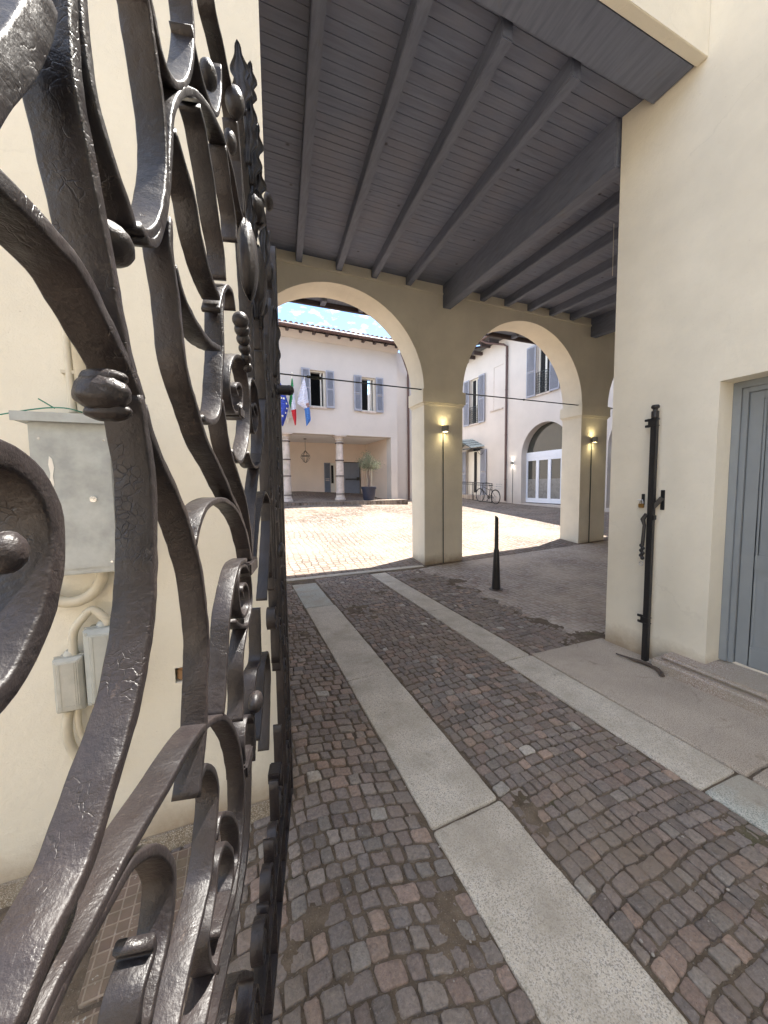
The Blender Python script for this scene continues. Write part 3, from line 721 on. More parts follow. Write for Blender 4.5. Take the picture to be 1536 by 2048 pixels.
m = MB(); m.tube([pc + Vector((.13, 0, .5)), pc + Vector((.12, 0, 1.5))], .014, 6); build('stake', m, M_pipe, pot)
m = MB()
for tp in tips:
    for k in range(70):
        c = tp + Vector((tr.gauss(0, .085), tr.gauss(0, .085), tr.gauss(0, .08)))
        d = Vector((tr.uniform(-1, 1), tr.uniform(-1, 1), tr.uniform(-.6, 1))).normalized(); s_ = d.cross(Vector((tr.uniform(-1, 1), tr.uniform(-1, 1), .3))).normalized()
        L = tr.uniform(.035, .06); m.add([c, c + d * L * .5 + s_ * .009, c + d * L, c + d * L * .5 - s_ * .009], [(0, 1, 2, 3)])
build('foliage', m, M_leaf, pot)
# flags
fo = -.55
def fpt(px, py, off=fo): s_, z_ = ff(px, py, off); return MF(s_, off, z_)
bk = fpt(575, 846, -.04)
def flag(name, label, pole_top, left, right, colf, extra=None):
    t = thing(name, label, 'flag', bk + Vector((0, 0, 0)), 'flags on the courtyard building')
    m = MB(); m.tube([bk, fpt(*pole_top)], .018, 8); m.ball(fpt(*pole_top), .035); build('pole', m, M_frame, t, smooth=True)
    def lerp(P, v):
        f = v * (len(P) - 1); i = min(int(f), len(P) - 2); f -= i
        return (P[i][0] * (1 - f) + P[i + 1][0] * f, P[i][1] * (1 - f) + P[i + 1][1] * f)
    nu, nv = 10, 22
    bands = {}
    def pt(u, v):
        a = lerp(left, v); b = lerp(right, v); x = a[0] * (1 - u) + b[0] * u; y = a[1] * (1 - u) + b[1] * u
        return fpt(x, y, fo + .07 * math.sin(u * 7 + v * 2) * min(1, v * 3))
    for j in range(nv):
        for i in range(nu):
            key = colf((i + .5) / nu, (j + .5) / nv); bands.setdefault(key, MB()).quad(pt(i / nu, j / nv), pt((i + 1) / nu, j / nv), pt((i + 1) / nu, (j + 1) / nv), pt(i / nu, (j + 1) / nv))
    for k, mb in bands.items():
        o = build('cloth', mb, FM[k], t, smooth='all'); md = o.modifiers.new('thick', 'SOLIDIFY'); md.thickness = .004
        if k != list(bands)[0]: o['label'] = {'g': 'green', 'w': 'white', 'r': 'red', 'b': 'blue', 'l': 'light blue', 'c': 'crest'}[k] + ' panel of the flag'
    if extra: extra(t, pt)
    return t
FM = {'b': flat('flag_blue', (.035, .07, .42)), 'g': flat('flag_green', (.02, .25, .08)), 'w': flat('flag_white', (.75, .75, .85)), 'r': flat('flag_red', (.65, .02, .03)), 'l': flat('flag_light_blue', (.07, .22, .60)),
      'c': flat('flag_crest', (.42, .25, .22)), 'y': flat('flag_star', (.85, .82, .6))}
def stars(t, pt):
    for (u, v) in ((.62, .37), (.78, .46), (.82, .56), (.78, .66), (.48, .73), (.25, .70), (.15, .58), (.2, .45), (.38, .37)):
        m = MB(); c = Vector(pt(u, v)) - FN * .012; vs = []
        for k in range(10):
            r = .05 if k % 2 == 0 else .021; a = math.pi / 2 + k * math.pi / 5; vs.append(c + FF * r * math.cos(a) + Vector((0, 0, r * math.sin(a))))
        b = [p - FN * .006 for p in vs]
        m.add(vs + b, [tuple(range(10)), tuple(range(19, 9, -1))] + [(i, (i + 1) % 10, 10 + (i + 1) % 10, 10 + i) for i in range(10)])
        build('star', m, FM['y'], t)
flag('flag', 'blue flag with a ring of yellow stars, leftmost of the three', (556, 756), [(556, 760), (557, 790), (556, 830), (561, 848)], [(560, 763), (570, 786), (578, 812), (573, 832), (566, 853)], lambda u, v: 'b', stars)
flag('flag', 'green, white and red flag between the two other flags', (584, 746), [(583, 757), (580, 790), (578, 806), (582, 818), (585, 832), (590, 851)], [(585, 757), (588, 780), (590, 800), (592, 815), (593, 834), (592, 850)],
     lambda u, v: ('g' if v < .62 - .5 * u else ('w' if v < .64 else 'r')) if v < .64 else 'r')
flag('flag', 'white and light blue flag with a small crest, rightmost of the three', (610, 753), [(607, 758), (600, 780), (594, 806), (609, 818), (611, 835), (613, 852)], [(609, 758), (614, 778), (616, 795), (619, 815), (622, 840), (615, 850)],
     lambda u, v: ('c' if u > .6 and .48 < v < .58 else 'w') if v < .58 else 'l')
m = MB(); m.box(-2.05, -.10, 4.2, -1.93, -.001, 4.4, MF); tag(build('flag_bracket', m, M_frame, None, at=MF(-2.0, -.05, 4.3)), 'pale bracket on the wall holding the three flagpoles', 'bracket')

# ------------------------------------------------------------ right courtyard wing
WX = 13.2
def MW(s, d, z): return Vector((WX + d, s, z))       # s runs along the passage direction
def pw(px, py, X=WX): p = on_x(px, py, X); return p.y, p.z
wb = thing('courtyard_wing', 'pale two storey wing on the right of the courtyard with arched glass doors', 'building', (WX, 14, .6))
yA = pw(1041, 940)[0]
yc = (pw(1041, 940)[0] + pw(1127, 940)[0]) / 2
A0, A1 = 11.45, 14.35; AS = 2.95; Ar = (A1 - A0) / 2
wins = [(17.75, 18.65, 5.15, 7.75), (12.62, 13.42, 5.72, 7.98)]
m = MB()
wall(m, MW, 3.0, 24, .0, 9.1, [(A0, A1, .62, AS, True), (6.9, 9.8, .62, AS, True), (wins[0][0], wins[0][1], wins[0][2], wins[0][3], False), (wins[1][0], wins[1][1], wins[1][2], wins[1][3], False),
                              (17.5, 19.0, .9, 3.75, False)], .5)
build('wall', m, M_fac, wb)
m = MB(); m.box(3.2, 1.2, .3, 20, 1.4, 8.8, MW); build('dark_interior', m, M_inner, wb)
# wing roof and gutter
m = MB(); m.add([MW(*p) for p in ((2.8, -.7, 9.22), (17.4, -.7, 9.22), (17.4, 5, 10.8), (2.8, 5, 10.8), (2.8, -.7, 9.34), (17.4, -.7, 9.34), (17.4, 5, 10.92), (2.8, 5, 10.92))],
      [(0, 1, 2, 3), (7, 6, 5, 4), (0, 4, 5, 1), (1, 5, 6, 2), (2, 6, 7, 3), (3, 7, 4, 0)])
m.add([MW(*p) for p in ((17.4, -.8, 9.02), (24, -.8, 9.02), (24, 5, 10.6), (17.4, 5, 10.6), (17.4, -.8, 9.14), (24, -.8, 9.14), (24, 5, 10.72), (17.4, 5, 10.72))],
      [(0, 1, 2, 3), (7, 6, 5, 4), (0, 4, 5, 1), (1, 5, 6, 2), (2, 6, 7, 3), (3, 7, 4, 0)])
wr = build('roof', m, M_rafter, wb)
for k in range(30):
    m = MB(); s_ = 3.2 + k * .68; m.box(s_, -.62, 9.02 - (.18 if s_ > 17.3 else 0), s_ + .12, .0, 9.2 - (.18 if s_ > 17.3 else 0), MW); build('rafter_tail', m, M_rafter, wr)
m = MB(); m.tube([MW(2.8, -.78, 9.26), MW(17.4, -.78, 9.26)], .075, 10); build('gutter', m, M_brown, wb, smooth=True)
m = MB(); m.tube([MW(16.6, -.78, 9.22), MW(16.3, -.65, 9.0), MW(15.6, -.12, 8.75), MW(15.42, -.07, 8.6), MW(15.42, -.07, .7)], .055, 10)
for zz in (1.8, 4.1, 6.4, 8.1): m.lathe(MW(15.42, -.07, zz), [(.065, 0), (.065, .05)], 10)
build('downpipe', m, M_brown, wb, smooth=True)
# blind panel outline
(ya, za), (yb2, zb2) = pw(992, 738), pw(1009, 812)
m = MB(); y0, y1, z0, z1 = 15.72, 16.5, 5.6, 7.85
m.box(y1 - .03, -.012, z0, y1, -.001, z1, MW); m.box(y0, -.012, z1 - .03, y1 - .03, -.001, z1, MW); m.box(y0, -.06, z0 - .06, y1 + .25, -.001, z0, MW); build('blind_window', m, M_marble, wb)
def railing(M, s0, s1, z0, z1, d, parent):
    m = MB(); m.bar(M(s0, d, z1), M(s1, d, z1), .03, .02); m.bar(M(s0, d, z0), M(s1, d, z0), .02, .02); m.bar(M(s0, d, z1 - .14), M(s1, d, z1 - .14), .015, .015)
    n = 7
    for k in range(n + 1):
        s_ = s0 + (s1 - s0) * k / n; m.bar(M(s_, d, z0), M(s_, d, z1), .014, .014)
    for k in range(n):
        c = s0 + (s1 - s0) * (k + .5) / n
        for zc in (z0 + .18, z0 + .42, z0 + .66):
            pts = [M(c + .05 * math.cos(a), d, zc + .09 * math.sin(a)) for a in [i * math.pi / 5 for i in range(11)]]; m.tube(pts, .007, 5)
    return build('balcony_railing', m, M_dkiron, parent)
for (s0, s1, z0, z1) in wins:
    m = MB(); t = .06
    for a, b, c, d in ((s0, s0 + t, z0, z1), (s1 - t, s1, z0, z1), (s0 + t, s1 - t, z1 - t, z1)): m.box(a, .12, c, b, .2, d, MW)
    m.box((s0 + s1) / 2 - .05, .14, z0, (s0 + s1) / 2 + .05, .19, z1 - t, MW)
    wf = build('window', m, M_frame, wb)
    m = MB(); m.box(s0 + t, .16, z0, (s0 + s1) / 2 - .05, .165, z1 - t, MW); m.box((s0 + s1) / 2 + .05, .16, z0, s1 - t, .165, z1 - t, MW); build('pane', m, M_inner, wf)
    m = MB(); m.box(s0 - .06, -.06, z0 - .08, s1 + .06, .12, z0 - .001, MW); build('sill', m, M_marble, wf)
    louvre(MW, s0 - .55, s0 - .02, z0 - .05, z1 + .02, -.1, wf); louvre(MW, s1 + .02, s1 + .58, z0 - .05, z1 + .02, -.1, wf)
    railing(MW, s0, s1, z0 + .02, z0 + .98, -.03, wf)
# arched glazed doors
for (a0_, a1_) in ((A0, A1), (6.9, 9.8)):
    m = MB(); dpt = .32; c = (a0_ + a1_) / 2; r = (a1_ - a0_) / 2; zt = AS - .12; z0 = .66
    n = 4; pwid = (a1_ - a0_) / n
    for k in range(n + 1):
        s_ = a0_ + k * pwid; wdt = .09 if k not in (0, n) else .1
        m.box(max(a0_, s_ - wdt), dpt, z0, min(a1_, s_ + wdt), dpt + .08, zt, MW)
    m.box(a0_, dpt - .01, zt, a1_, dpt + .09, zt + .28, MW); m.box(a0_, dpt - .005, z0, a1_, dpt + .085, z0 + .22, MW); m.box(a0_, dpt - .004, zt - .13, a1_, dpt + .084, zt, MW)
    ad = build('glazed_door', m, M_wframe, wb, bevel=.006)
    m = MB(); m.box(a0_ + .05, dpt + .035, z0 + .2, a1_ - .05, dpt + .045, zt - .1, MW); build('door_glass', m, M_glass, ad)
    m = MB(); m.box(a0_ + .05, dpt + .028, z0 + .2, a1_ - .05, dpt + .034, z0 + 1.15, MW); build('curtain_panel', m, M_curtain, ad)  # pale panel before the opaque glass, stands in for the curtain behind it
    m = MB(); K = 24; pts = [MW(c - r * math.cos(math.pi * i / K), dpt + .04, zt + .28 + max(0, r * math.sin(math.pi * i / K) - .16)) for i in range(K + 1)]
    bk2 = [p + Vector((.02, 0, 0)) for p in pts]; m.add(pts, [tuple(range(K + 1))]); m.add(bk2, [tuple(range(K, -1, -1))]); build('fanlight', m, M_glass, ad)
# canopy over the wing door
m = MB(); cy0, cy1 = 17.35, 20.2; cm = 18.35
def tri(X0, X1, m):
    for y, z in ((17.35, 3.72),): pass
pk = (18.45, 4.16); lo = (17.25, 3.62); hi = (19.7, 3.62)
for (a, b) in ((lo, pk), (pk, hi)):
    m.add([(WX - .95, a[0], a[1]), (WX - .95, b[0], b[1]), (WX, b[0], b[1] + .12), (WX, a[0], a[1] + .12), (WX - .95, a[0], a[1] + .02), (WX - .95, b[0], b[1] + .02), (WX, b[0], b[1] + .14), (WX, a[0], a[1] + .14)],
          [(0, 1, 2, 3), (7, 6, 5, 4), (0, 4, 5, 1), (1, 5, 6, 2), (2, 6, 7, 3), (3, 7, 4, 0)])
cn = build('door_canopy', m, M_canvas, wb)
m = MB(); m.bar((WX - .97, lo[0], lo[1] - .03), (WX - .97, hi[0], hi[1] - .03), .03, .07)
for y_ in (lo[0] + .02, hi[0] - .02):
    m.bar((WX - .97, y_, lo[1] - .03), (WX, y_, lo[1] - .03), .03, .05)
    m.tube([(WX - .05 - .28 * (1 - math.cos(a)) * .5 - .15 * a / 3, y_, lo[1] - .1 - .30 * math.sin(a) * (1 - a / 9)) for a in [i * .35 for i in range(14)]], .012, 6)
for f in (.25, .5, .75):
    m.bar((WX - .97, lo[0] + (pk[0] - lo[0]) * f, lo[1] + (pk[1] - lo[1]) * f + .03), (WX, lo[0] + (pk[0] - lo[0]) * f, lo[1] + (pk[1] - lo[1]) * f + .15), .02, .02)
m.bar((WX - .97, lo[0], lo[1] + .02), (WX - .97, pk[0], pk[1] + .02), .03, .03); m.bar((WX - .97, pk[0], pk[1] + .02), (WX - .97, hi[0], hi[1] + .02), .03, .03)
build('canopy_frame', m, M_dkiron, cn)
m = MB(); m.box(17.55, .1, .9, 18.95, .16, 3.55, MW); wd = build('wing_door', m, M_frame, wb)
m = MB(); m.box(18.1, .05, 1.1, 18.3, .099, 3.5, MW); build('door_gap_shade', m, M_inner, wd)  # black panel on the door stands in for a shaded opening
louvre(MW, 17.02, 17.52, .95, 3.58, -.1, wb, M_shut, 'door_shutter'); louvre(MW, 18.98, 19.5, .95, 3.58, -.1, wb, M_shut, 'door_shutter')
m = MB(); m.box(16.6, -1.15, .3, 22, -.001, .98, MW); m.add([MW(*p) for p in ((15.9, -1.15, .5), (16.6, -1.15, .5), (16.6, -.001, .5), (15.9, -.001, .5), (16.6, -1.15, .98), (16.6, -.001, .98))], [(0, 1, 4), (3, 5, 2), (0, 4, 5, 3), (1, 2, 5, 4), (0, 3, 2, 1)]); build('ramp', m, M_porch, wb)
# railing along the ramp
rl = thing('iron_railing', 'black iron railing beside the wing door with a bicycle against it', 'railing', (WX - 1.18, 18, .6))
xr = WX - 1.18
yR0 = pw(984, 960, xr)[0]; zt0 = pw(984, 967, xr)[1]; yR1 = 21.5; zt1 = zt0 + .30
m = MB(); m.bar((xr, yR0, zt0), (xr, yR1, zt1), .04, .03); m.bar((xr, yR0, zt0 - .13), (xr, yR1, zt1 - .13), .02, .02); build('handrail', m, M_black, rl)
m = MB(); m.bar((xr, yR0, zt0 - .98), (xr, yR1, zt1 - .98), .03, .08); build('bottom_rail', m, M_black, rl)
m = MB()
for k in range(60):
    y = yR0 + (yR1 - yR0) * k / 60; z = zt0 + (zt1 - zt0) * k / 60; m.tube([(xr, y + .035 * math.cos(a), z - .065 + .05 * math.sin(a)) for a in [i * math.pi / 3 for i in range(7)]], .006, 4)
build('scroll_band', m, M_black, rl)
for y in (yR0, yR0 + 1.6, yR0 + 3.2):
    m = MB(); z = zt0 + (zt1 - zt0) * (y - yR0) / (yR1 - yR0); m.bar((xr, y, .45), (xr, y, z), .035, .035); build('post', m, M_black, rl)
m = MB()
for k in range(1, 34):
    y = yR0 + (yR1 - yR0) * k / 34; z = zt0 + (zt1 - zt0) * k / 34; m.bar((xr, y, z - .96), (xr, y, z - .13), .009, .009)
build('balusters', m, M_black, rl)
# bicycle
bxX = xr - .28
fy, fz = pw(960, 990, bxX); ry_, rz_ = pw(991, 993, bxX)
fw = Vector((bxX, fy, 0)); rw_ = Vector((bxX, ry_, 0)); rad = .33
gzb = gz(bxX, (fy + ry_) / 2)
fw.z = gz(bxX, fy) + rad + .012; rw_.z = gz(bxX, ry_) + rad + .012
L = (fw - rw_).length; dirb = (fw - rw_).normalized()
def bp(a, h): return rw_ + dirb * (a * L) + Vector((0, 0, h))
bike = thing('bicycle', 'black city bicycle with a rear wire basket leaning by the iron railing', 'bicycle', (bxX, (fy + ry_) / 2, gzb))
for wc in (fw, rw_):
    m = MB(); m.tube([wc + dirb * rad * math.cos(a) + Vector((0, 0, rad * math.sin(a))) for a in [i * 2 * math.pi / 36 for i in range(37)]], .02, 8, False)
    wh = build('wheel', m, M_tyre, bike, smooth=True)
    m = MB()
    for k in range(18):
        a = k * math.pi / 9; m.bar(wc, wc + dirb * rad * math.cos(a) + Vector((0, 0, rad * math.sin(a))), .004, .004)
    m.tube([wc - Vector((.05, 0, 0)), wc + Vector((.05, 0, 0))], .025, 8); build('spokes', m, M_steel, wh)
m = MB(); bb = bp(.42, -.05); st = bp(.30, .42); hd = bp(.83, .46); hd2 = bp(.85, .32)
for a, b, r in ((bb, st, .016), (bb, hd2, .018), (st.lerp(bb, .25), hd, .014), (rw_, bb, .011), (rw_, st.lerp(bb, .1), .010), (fw, hd2, .013), (hd2, bp(.80, .62), .014)): m.tube([a, b], r, 8)
m.tube([rw_ + dirb * (rad + .03) * math.cos(a) + Vector((0, 0, (rad + .03) * math.sin(a))) for a in [.3 + i * .2 for i in range(12)]], .012, 6)
m.tube([fw + dirb * (rad + .03) * math.cos(a) + Vector((0, 0, (rad + .03) * math.sin(a))) for a in [.7 + i * .2 for i in range(10)]], .012, 6)
build('bike_frame', m, M_black, bike, smooth=True)
m = MB(); h = bp(.80, .62); m.tube([h + Vector((-.27, 0, .02)) - dirb * .18, h + Vector((-.22, 0, .04)), h, h + Vector((.22, 0, .04)), h + Vector((.27, 0, .02)) - dirb * .18], .013, 8); build('handlebar', m, M_black, bike, smooth=True)
m = MB(); m.ball(st + Vector((0, 0, .12)), .08, .14, .035); m.tube([st, st + Vector((0, 0, .11))], .012, 8); build('saddle', m, M_tyre, bike, smooth=True)
m = MB(); m.lathe(bb, [(.09, -.01), (.09, .01)], 20, Vector((1, 0, 0))); m.bar(bb, bb + Vector((-.07, 0, -.16)), .02, .02); m.bar(bb, bb + Vector((.07, 0, .16)), .02, .02); m.box(bb.x - .15, bb.y - .04, bb.z - .18, bb.x - .06, bb.y + .04, bb.z - .155); build('crank', m, M_black, bike)
m = MB(); r0 = bp(-.05, .40)
for zz, e in ((0, .14), (.12, .17), (.23, .2)):
    q = [r0 + Vector((sx * e, 0, zz)) + dirb * (sy * e * 1.25) for sx, sy in ((-1, -1), (1, -1), (1, 1), (-1, 1), (-1, -1))]
    m.tube(q, .006, 5)
for k in range(16):
    a = k / 16 * 4; i = int(a); f = a - i; cs_ = [(-1, -1), (1, -1), (1, 1), (-1, 1), (-1, -1)]
    u = (cs_[i][0] * (1 - f) + cs_[i + 1][0] * f, cs_[i][1] * (1 - f) + cs_[i + 1][1] * f)
    m.bar(r0 + Vector((u[0] * .14, 0, 0)) + dirb * u[1] * .175, r0 + Vector((u[0] * .2, 0, .23)) + dirb * u[1] * .25, .004, .004)
m.bar(r0 - dirb * .2, r0 + dirb * .2, .2, .01); build('basket', m, M_steel, bike)

# ------------------------------------------------------------ wall lamps
def sconce(name, label, pos, nrm, gzv, r=.064, h=.12, warm=True, power=.38):
    p = Vector(pos); n = Vector(nrm)
    t = thing(name, label, 'wall lamp', p)
    c = p + n * (r + .03); m = MB()
    K = 24
    m.lathe(c - Vector((0, 0, h / 2)), [(r * .86, .014), (r * .86, 0), (r, 0), (r, h), (r * .86, h), (r * .86, h - .014)], K); m.bar(p, c, .05, .05); build('housing', m, M_sconce, t, smooth=True)
    for s_, nm in ((-1, 'lens'), (1, 'lens')):
        m = MB(); m.lathe(c + Vector((0, 0, s_ * (h / 2 - .010))), [(r * .80, -.002), (r * .80, .002)], 16); build(nm, m, M_bulb if warm else M_bulbw, t)
        ld = bpy.data.lights.new('lamp_glow', 'SPOT'); ld.energy = power; ld.spot_size = R_(110); ld.spot_blend = .5; ld.color = (1, .84, .52) if warm else (1, .95, .85); ld.shadow_soft_size = .03
        lo_ = bpy.data.objects.new('lamp_glow', ld); COL.objects.link(lo_); lo_.parent = t
        lo_.location = c - p + Vector((0, 0, s_ * (h / 2 + .012))); lo_.rotation_euler = (0 if s_ < 0 else math.pi, 0, 0)
    m = MB(); q = p + n * .014; m.tube([q + Vector((0, 0, -h / 2)), (q.x, q.y, gzv)], .011, 8); build('conduit', m, M_cable, t, smooth=True)
    return t
a = on_y(889, 858, PY - .06); sconce('wall_lamp', 'lit grey cylinder lamp on the nearer, left pillar', (a.x, PY, a.z), (0, -1, 0), gz(a.x, PY))
a = on_y(1187, 880, PY - .06); sconce('wall_lamp', 'lit grey cylinder lamp on the right pillar, beside the cream wall', (a.x, PY, a.z), (0, -1, 0), gz(a.x, PY))
a = on_x(1026, 926, WX); sconce('wall_lamp', 'small lit lamp on the far wing between downpipe and glass doors', (WX, a.y, a.z), (-1, 0, 0), gz(WX, a.y), .06, .12, False, 1.2)

# ------------------------------------------------------------ bollard
bo = on_z(992, 1179); bt = thing('bollard', 'slim black tapered bollard standing on the dusty paving before the arches', 'bollard', (bo.x, bo.y, gz(bo.x, bo.y)))
o = Vector((bo.x, bo.y, gz(bo.x, bo.y)))
m = MB(); m.lathe(o, [(.105, 0), (.105, .006), (.075, .012)], 28); build('base_plate', m, M_rust, bt)
m = MB(); m.lathe(o, [(.066, .0), (.064, .02), (.050, .35), (.040, .60), (.038, .605), (.030, .62), (.028, .85), (.026, 1.06)], 28)
n0 = len(m.v); m.lathe(o + Vector((0, 0, 1.06)), [(.027, 0), (.027, .02)], 20)
for i in range(20): 
    v = m.v[n0 + 20 + i]; m.v[n0 + 20 + i] = (v[0], v[1], o.z + 1.10 - (v[0] - o.x) * .9)
build('post', m, M_black, bt, smooth=True)

# ------------------------------------------------------------ gate locking post on the right wall
gp = thing('gate_post', 'tall slim black iron post fixed to the cream wall left of the door', 'post', (RX - .07, 2.12, 0))
yg = on_x(1304, 1000, RX - .06).y; xg = RX - .065
zt = on_x(1304, 812, xg).z
m = MB(); m.bar((xg, yg, .0), (xg, yg, zt - .10), .046, .046); build('shaft', m, M_black, gp, bevel=.005)
m = MB(); m.lathe((xg, yg, zt - .10), [(.028, 0), (.028, .05), (.018, .055), (.018, .068), (.03, .078), (.032, .09), (.025, .102), (.005, .106)], 20); build('finial', m, M_black, gp, smooth=True)
for zz in (on_x(1295, 847, xg).z, on_x(1285, 1238, xg).z):
    m = MB(); m.box(xg - .006, yg + .023, zz - .035, xg + .006, yg + .052, zz + .035); m.box(xg - .006, yg + .052, zz + .015, xg + .006, yg + .082, zz + .035); m.box(xg - .006, yg + .052, zz - .035, xg + .006, yg + .078, zz - .015)
    m.box(xg - .026, yg - .027, zz - .03, xg + .026, yg + .027, zz - .022); m.box(xg - .026, yg - .027, zz + .022, xg + .026, yg + .027, zz + .03)
    build('hook', m, M_black, gp, bevel=.002)
zz = on_x(1327, 1000, RX).z; yy = on_x(1327, 1000, RX).y
m = MB(); m.box(RX - .012, yy - .012, zz - .085, RX - .001, yy + .018, zz + .085); m.bar((RX - .02, yy, zz + .02), (xg, yg - .01, zz - .07), .02, .035); m.box(xg - .02, yg - .04, zz - .17, xg + .01, yg - .02, zz - .13)
build('wall_stay', m, M_black, gp, bevel=.002)
for k in range(5): m = None
m = MB(); z1_ = on_x(1297, 1085, xg).z
m.tube([(xg - .03, yg + .02, zz - .12), (xg - .035, yg + .045, zz - .17), (xg - .035, yg + .03, zz - .22), (xg - .035, yg + .04, zz - .40)], [.015, .02, .014, .015], 8)
for k in range(6): m.ball((xg - .035, yg + .042 + .006 * (-1) ** k, zz - .40 - k * .022), .017)
build('chain', m, M_black, gp, smooth=True)
m = MB(); m.tube([(xg - .035, yg + .045 + .016 * math.cos(a), zz - .56 + .02 * math.sin(a)) for a in [i * .6 for i in range(11)]], .003, 6); build('ring', m, M_steel, gp)
pl = on_x(1287, 1003, RX); lk = thing('padlock', 'brass padlock hanging from a black hasp left of the iron post', 'padlock', (RX, pl.y, pl.z))
m = MB(); m.box(RX - .008, pl.y - .013, pl.z - .03, RX - .001, pl.y + .015, pl.z + .068); build('hasp', m, M_black, lk, bevel=.002)
m = MB(); m.box(RX - .034, pl.y - .018, pl.z - .055, RX - .014, pl.y + .024, pl.z - .018); build('lock_body', m, M_brass, lk, bevel=.003)
m = MB(); m.tube([(RX - .022, pl.y + .003 + .014 * math.cos(a), pl.z - .018 + .032 * math.sin(a)) for a in [i * math.pi / 8 for i in range(9)]], .0035, 8); m.tube([(RX - .01, pl.y, pl.z + .015), (RX - .03, pl.y + .035, pl.z + .013)], .003, 6); build('shackle', m, M_steel, lk, smooth=True)
# iron bar lying on the pavement
m = MB(); pts = [on_z(x, y, .035) for x, y in ((1232, 1307), (1250, 1313), (1270, 1320), (1290, 1326), (1308, 1334), (1318, 1341), (1325, 1351))]
m.tube(pts, [.006, .008, .013, .016, .016, .015, .013], 8); m.tube([p + Vector((.018, .0, -.006)) for p in pts[2:]], .009, 6)
tag(build('door_stop', m, M_rust, None, smooth=True, at=pts[3]), 'curved dark metal bar lying on the pavement at the foot of the post', 'metal bar')
# cable hanging from the ceiling
a = on_y(1229, 362, 3.6); b = on_y(1225, 552, 3.6)
m = MB(); m.tube([(a.x - .04, a.y, zpl(3.6) - .0), (a.x - .02, a.y, a.z + .02), (a.x, a.y, a.z), a.lerp(b, .5) + Vector((.006, 0, 0)), b], .004, 6)
tag(build('hanging_cable', m, M_frame, None, smooth=True, at=a), 'thin white cable hanging from the dark ceiling beside the cream wall', 'cable')

# ------------------------------------------------------------ boxes on the left wall
def ly(px, py, d=0): return on_y(px, py, LY - d)
bd = .13
mbx = thing('meter_box', 'grey sheet metal box with a projecting lid strip on the cream wall', 'metal box', (ly(150, 1000).x, LY, ly(150, 1000).z))
x0, x1 = ly(66, 1000, bd).x, ly(236, 1000, bd).x; z0, z1 = ly(150, 1150, bd).z, ly(150, 845, bd).z
m = MB(); m.box(x0, LY - bd, z0, x1, LY - .001, z1); build('case', m, M_galv, mbx, bevel=.004)
m = MB(); m.box(x0 + .018, LY - bd - .004, z0 + .022, x1 - .012, LY - bd - .0005, z1 - .035); build('cover', m, M_galv, mbx, bevel=.0015)
m = MB(); m.box(x0 - .035, LY - bd - .022, z1 - .001, x1 + .012, LY - .001, z1 + .006); m.box(x0 - .035, LY - bd - .024, z1 - .004, x1 + .012, LY - bd - .021, z1 + .028)
build('lid', m, M_galv, mbx, bevel=.001)
m = MB(); px_ = (x0 + .11)
c_ = ly(140, 1140, .04); m.tube([c_ + Vector((.105 * math.cos(a_), 0, .125 * math.sin(a_))) for a_ in [.1 - k_ * .16 for k_ in range(18)]], .021, 14)
build('bend_pipe', m, M_pipe, mbx, smooth=True)
m = MB(); m.lathe(((x0 + x1) / 2 + .05, LY - bd - .004, (z0 + z1) / 2), [(.011, 0), (.011, .004), (.004, .005)], 16, Vector((0, -1, 0))); build('lock', m, M_steel, mbx, smooth=True)
for zz in (z0 + .04, z1 - .06):
    for xx in (x0 + .03, x1 - .03):
        m = MB(); m.lathe((xx, LY - bd - .004, zz), [(.004, 0), (.004, .002)], 10, Vector((0, -1, 0))); build('rivet', m, M_steel, mbx, smooth=True)
m = MB(); m.add([(x0 + .055 + dx_, LY - bd - .0052, z1 - .12 - dz_) for dx_, dz_ in ((0, 0), (.008, .01), (.012, .04), (.007, .07), (.009, .10), (.001, .125), (-.004, .10), (.0, .06), (-.004, .03))], [tuple(range(9))]); build('paint_drip', m, M_frame, mbx)
# pipe above
cp = thing('corrugated_pipe', 'cream ribbed conduit climbing the wall above the metal box', 'pipe', ly(158, 700))
m = MB(); pa = ly(172, 825, .03); pb = Vector((pa.x - .012, pa.y, 2.35)); K = 110
rr = [.023 + .0022 * (k % 2) for k in range(K * 2)]
m.tube([pa.lerp(pb, k / (K * 2 - 1)) for k in range(K * 2)], rr, 14); build('ribbed_tube', m, M_pipe, cp, smooth=True)
m = MB(); pa2 = pa + Vector((-.043, .012, 0)); m.tube([pa2, pa2 + Vector((-.012, 0, .75))], .013, 10); build('smooth_tube', m, M_pipe, cp, smooth=True)
m = MB(); zc = ly(160, 745, .03).z; m.bar((pa.x - .07, LY - .012, zc), (pa.x + .03, LY - .012, zc), .03, .012); build('clip', m, M_pipe, cp)
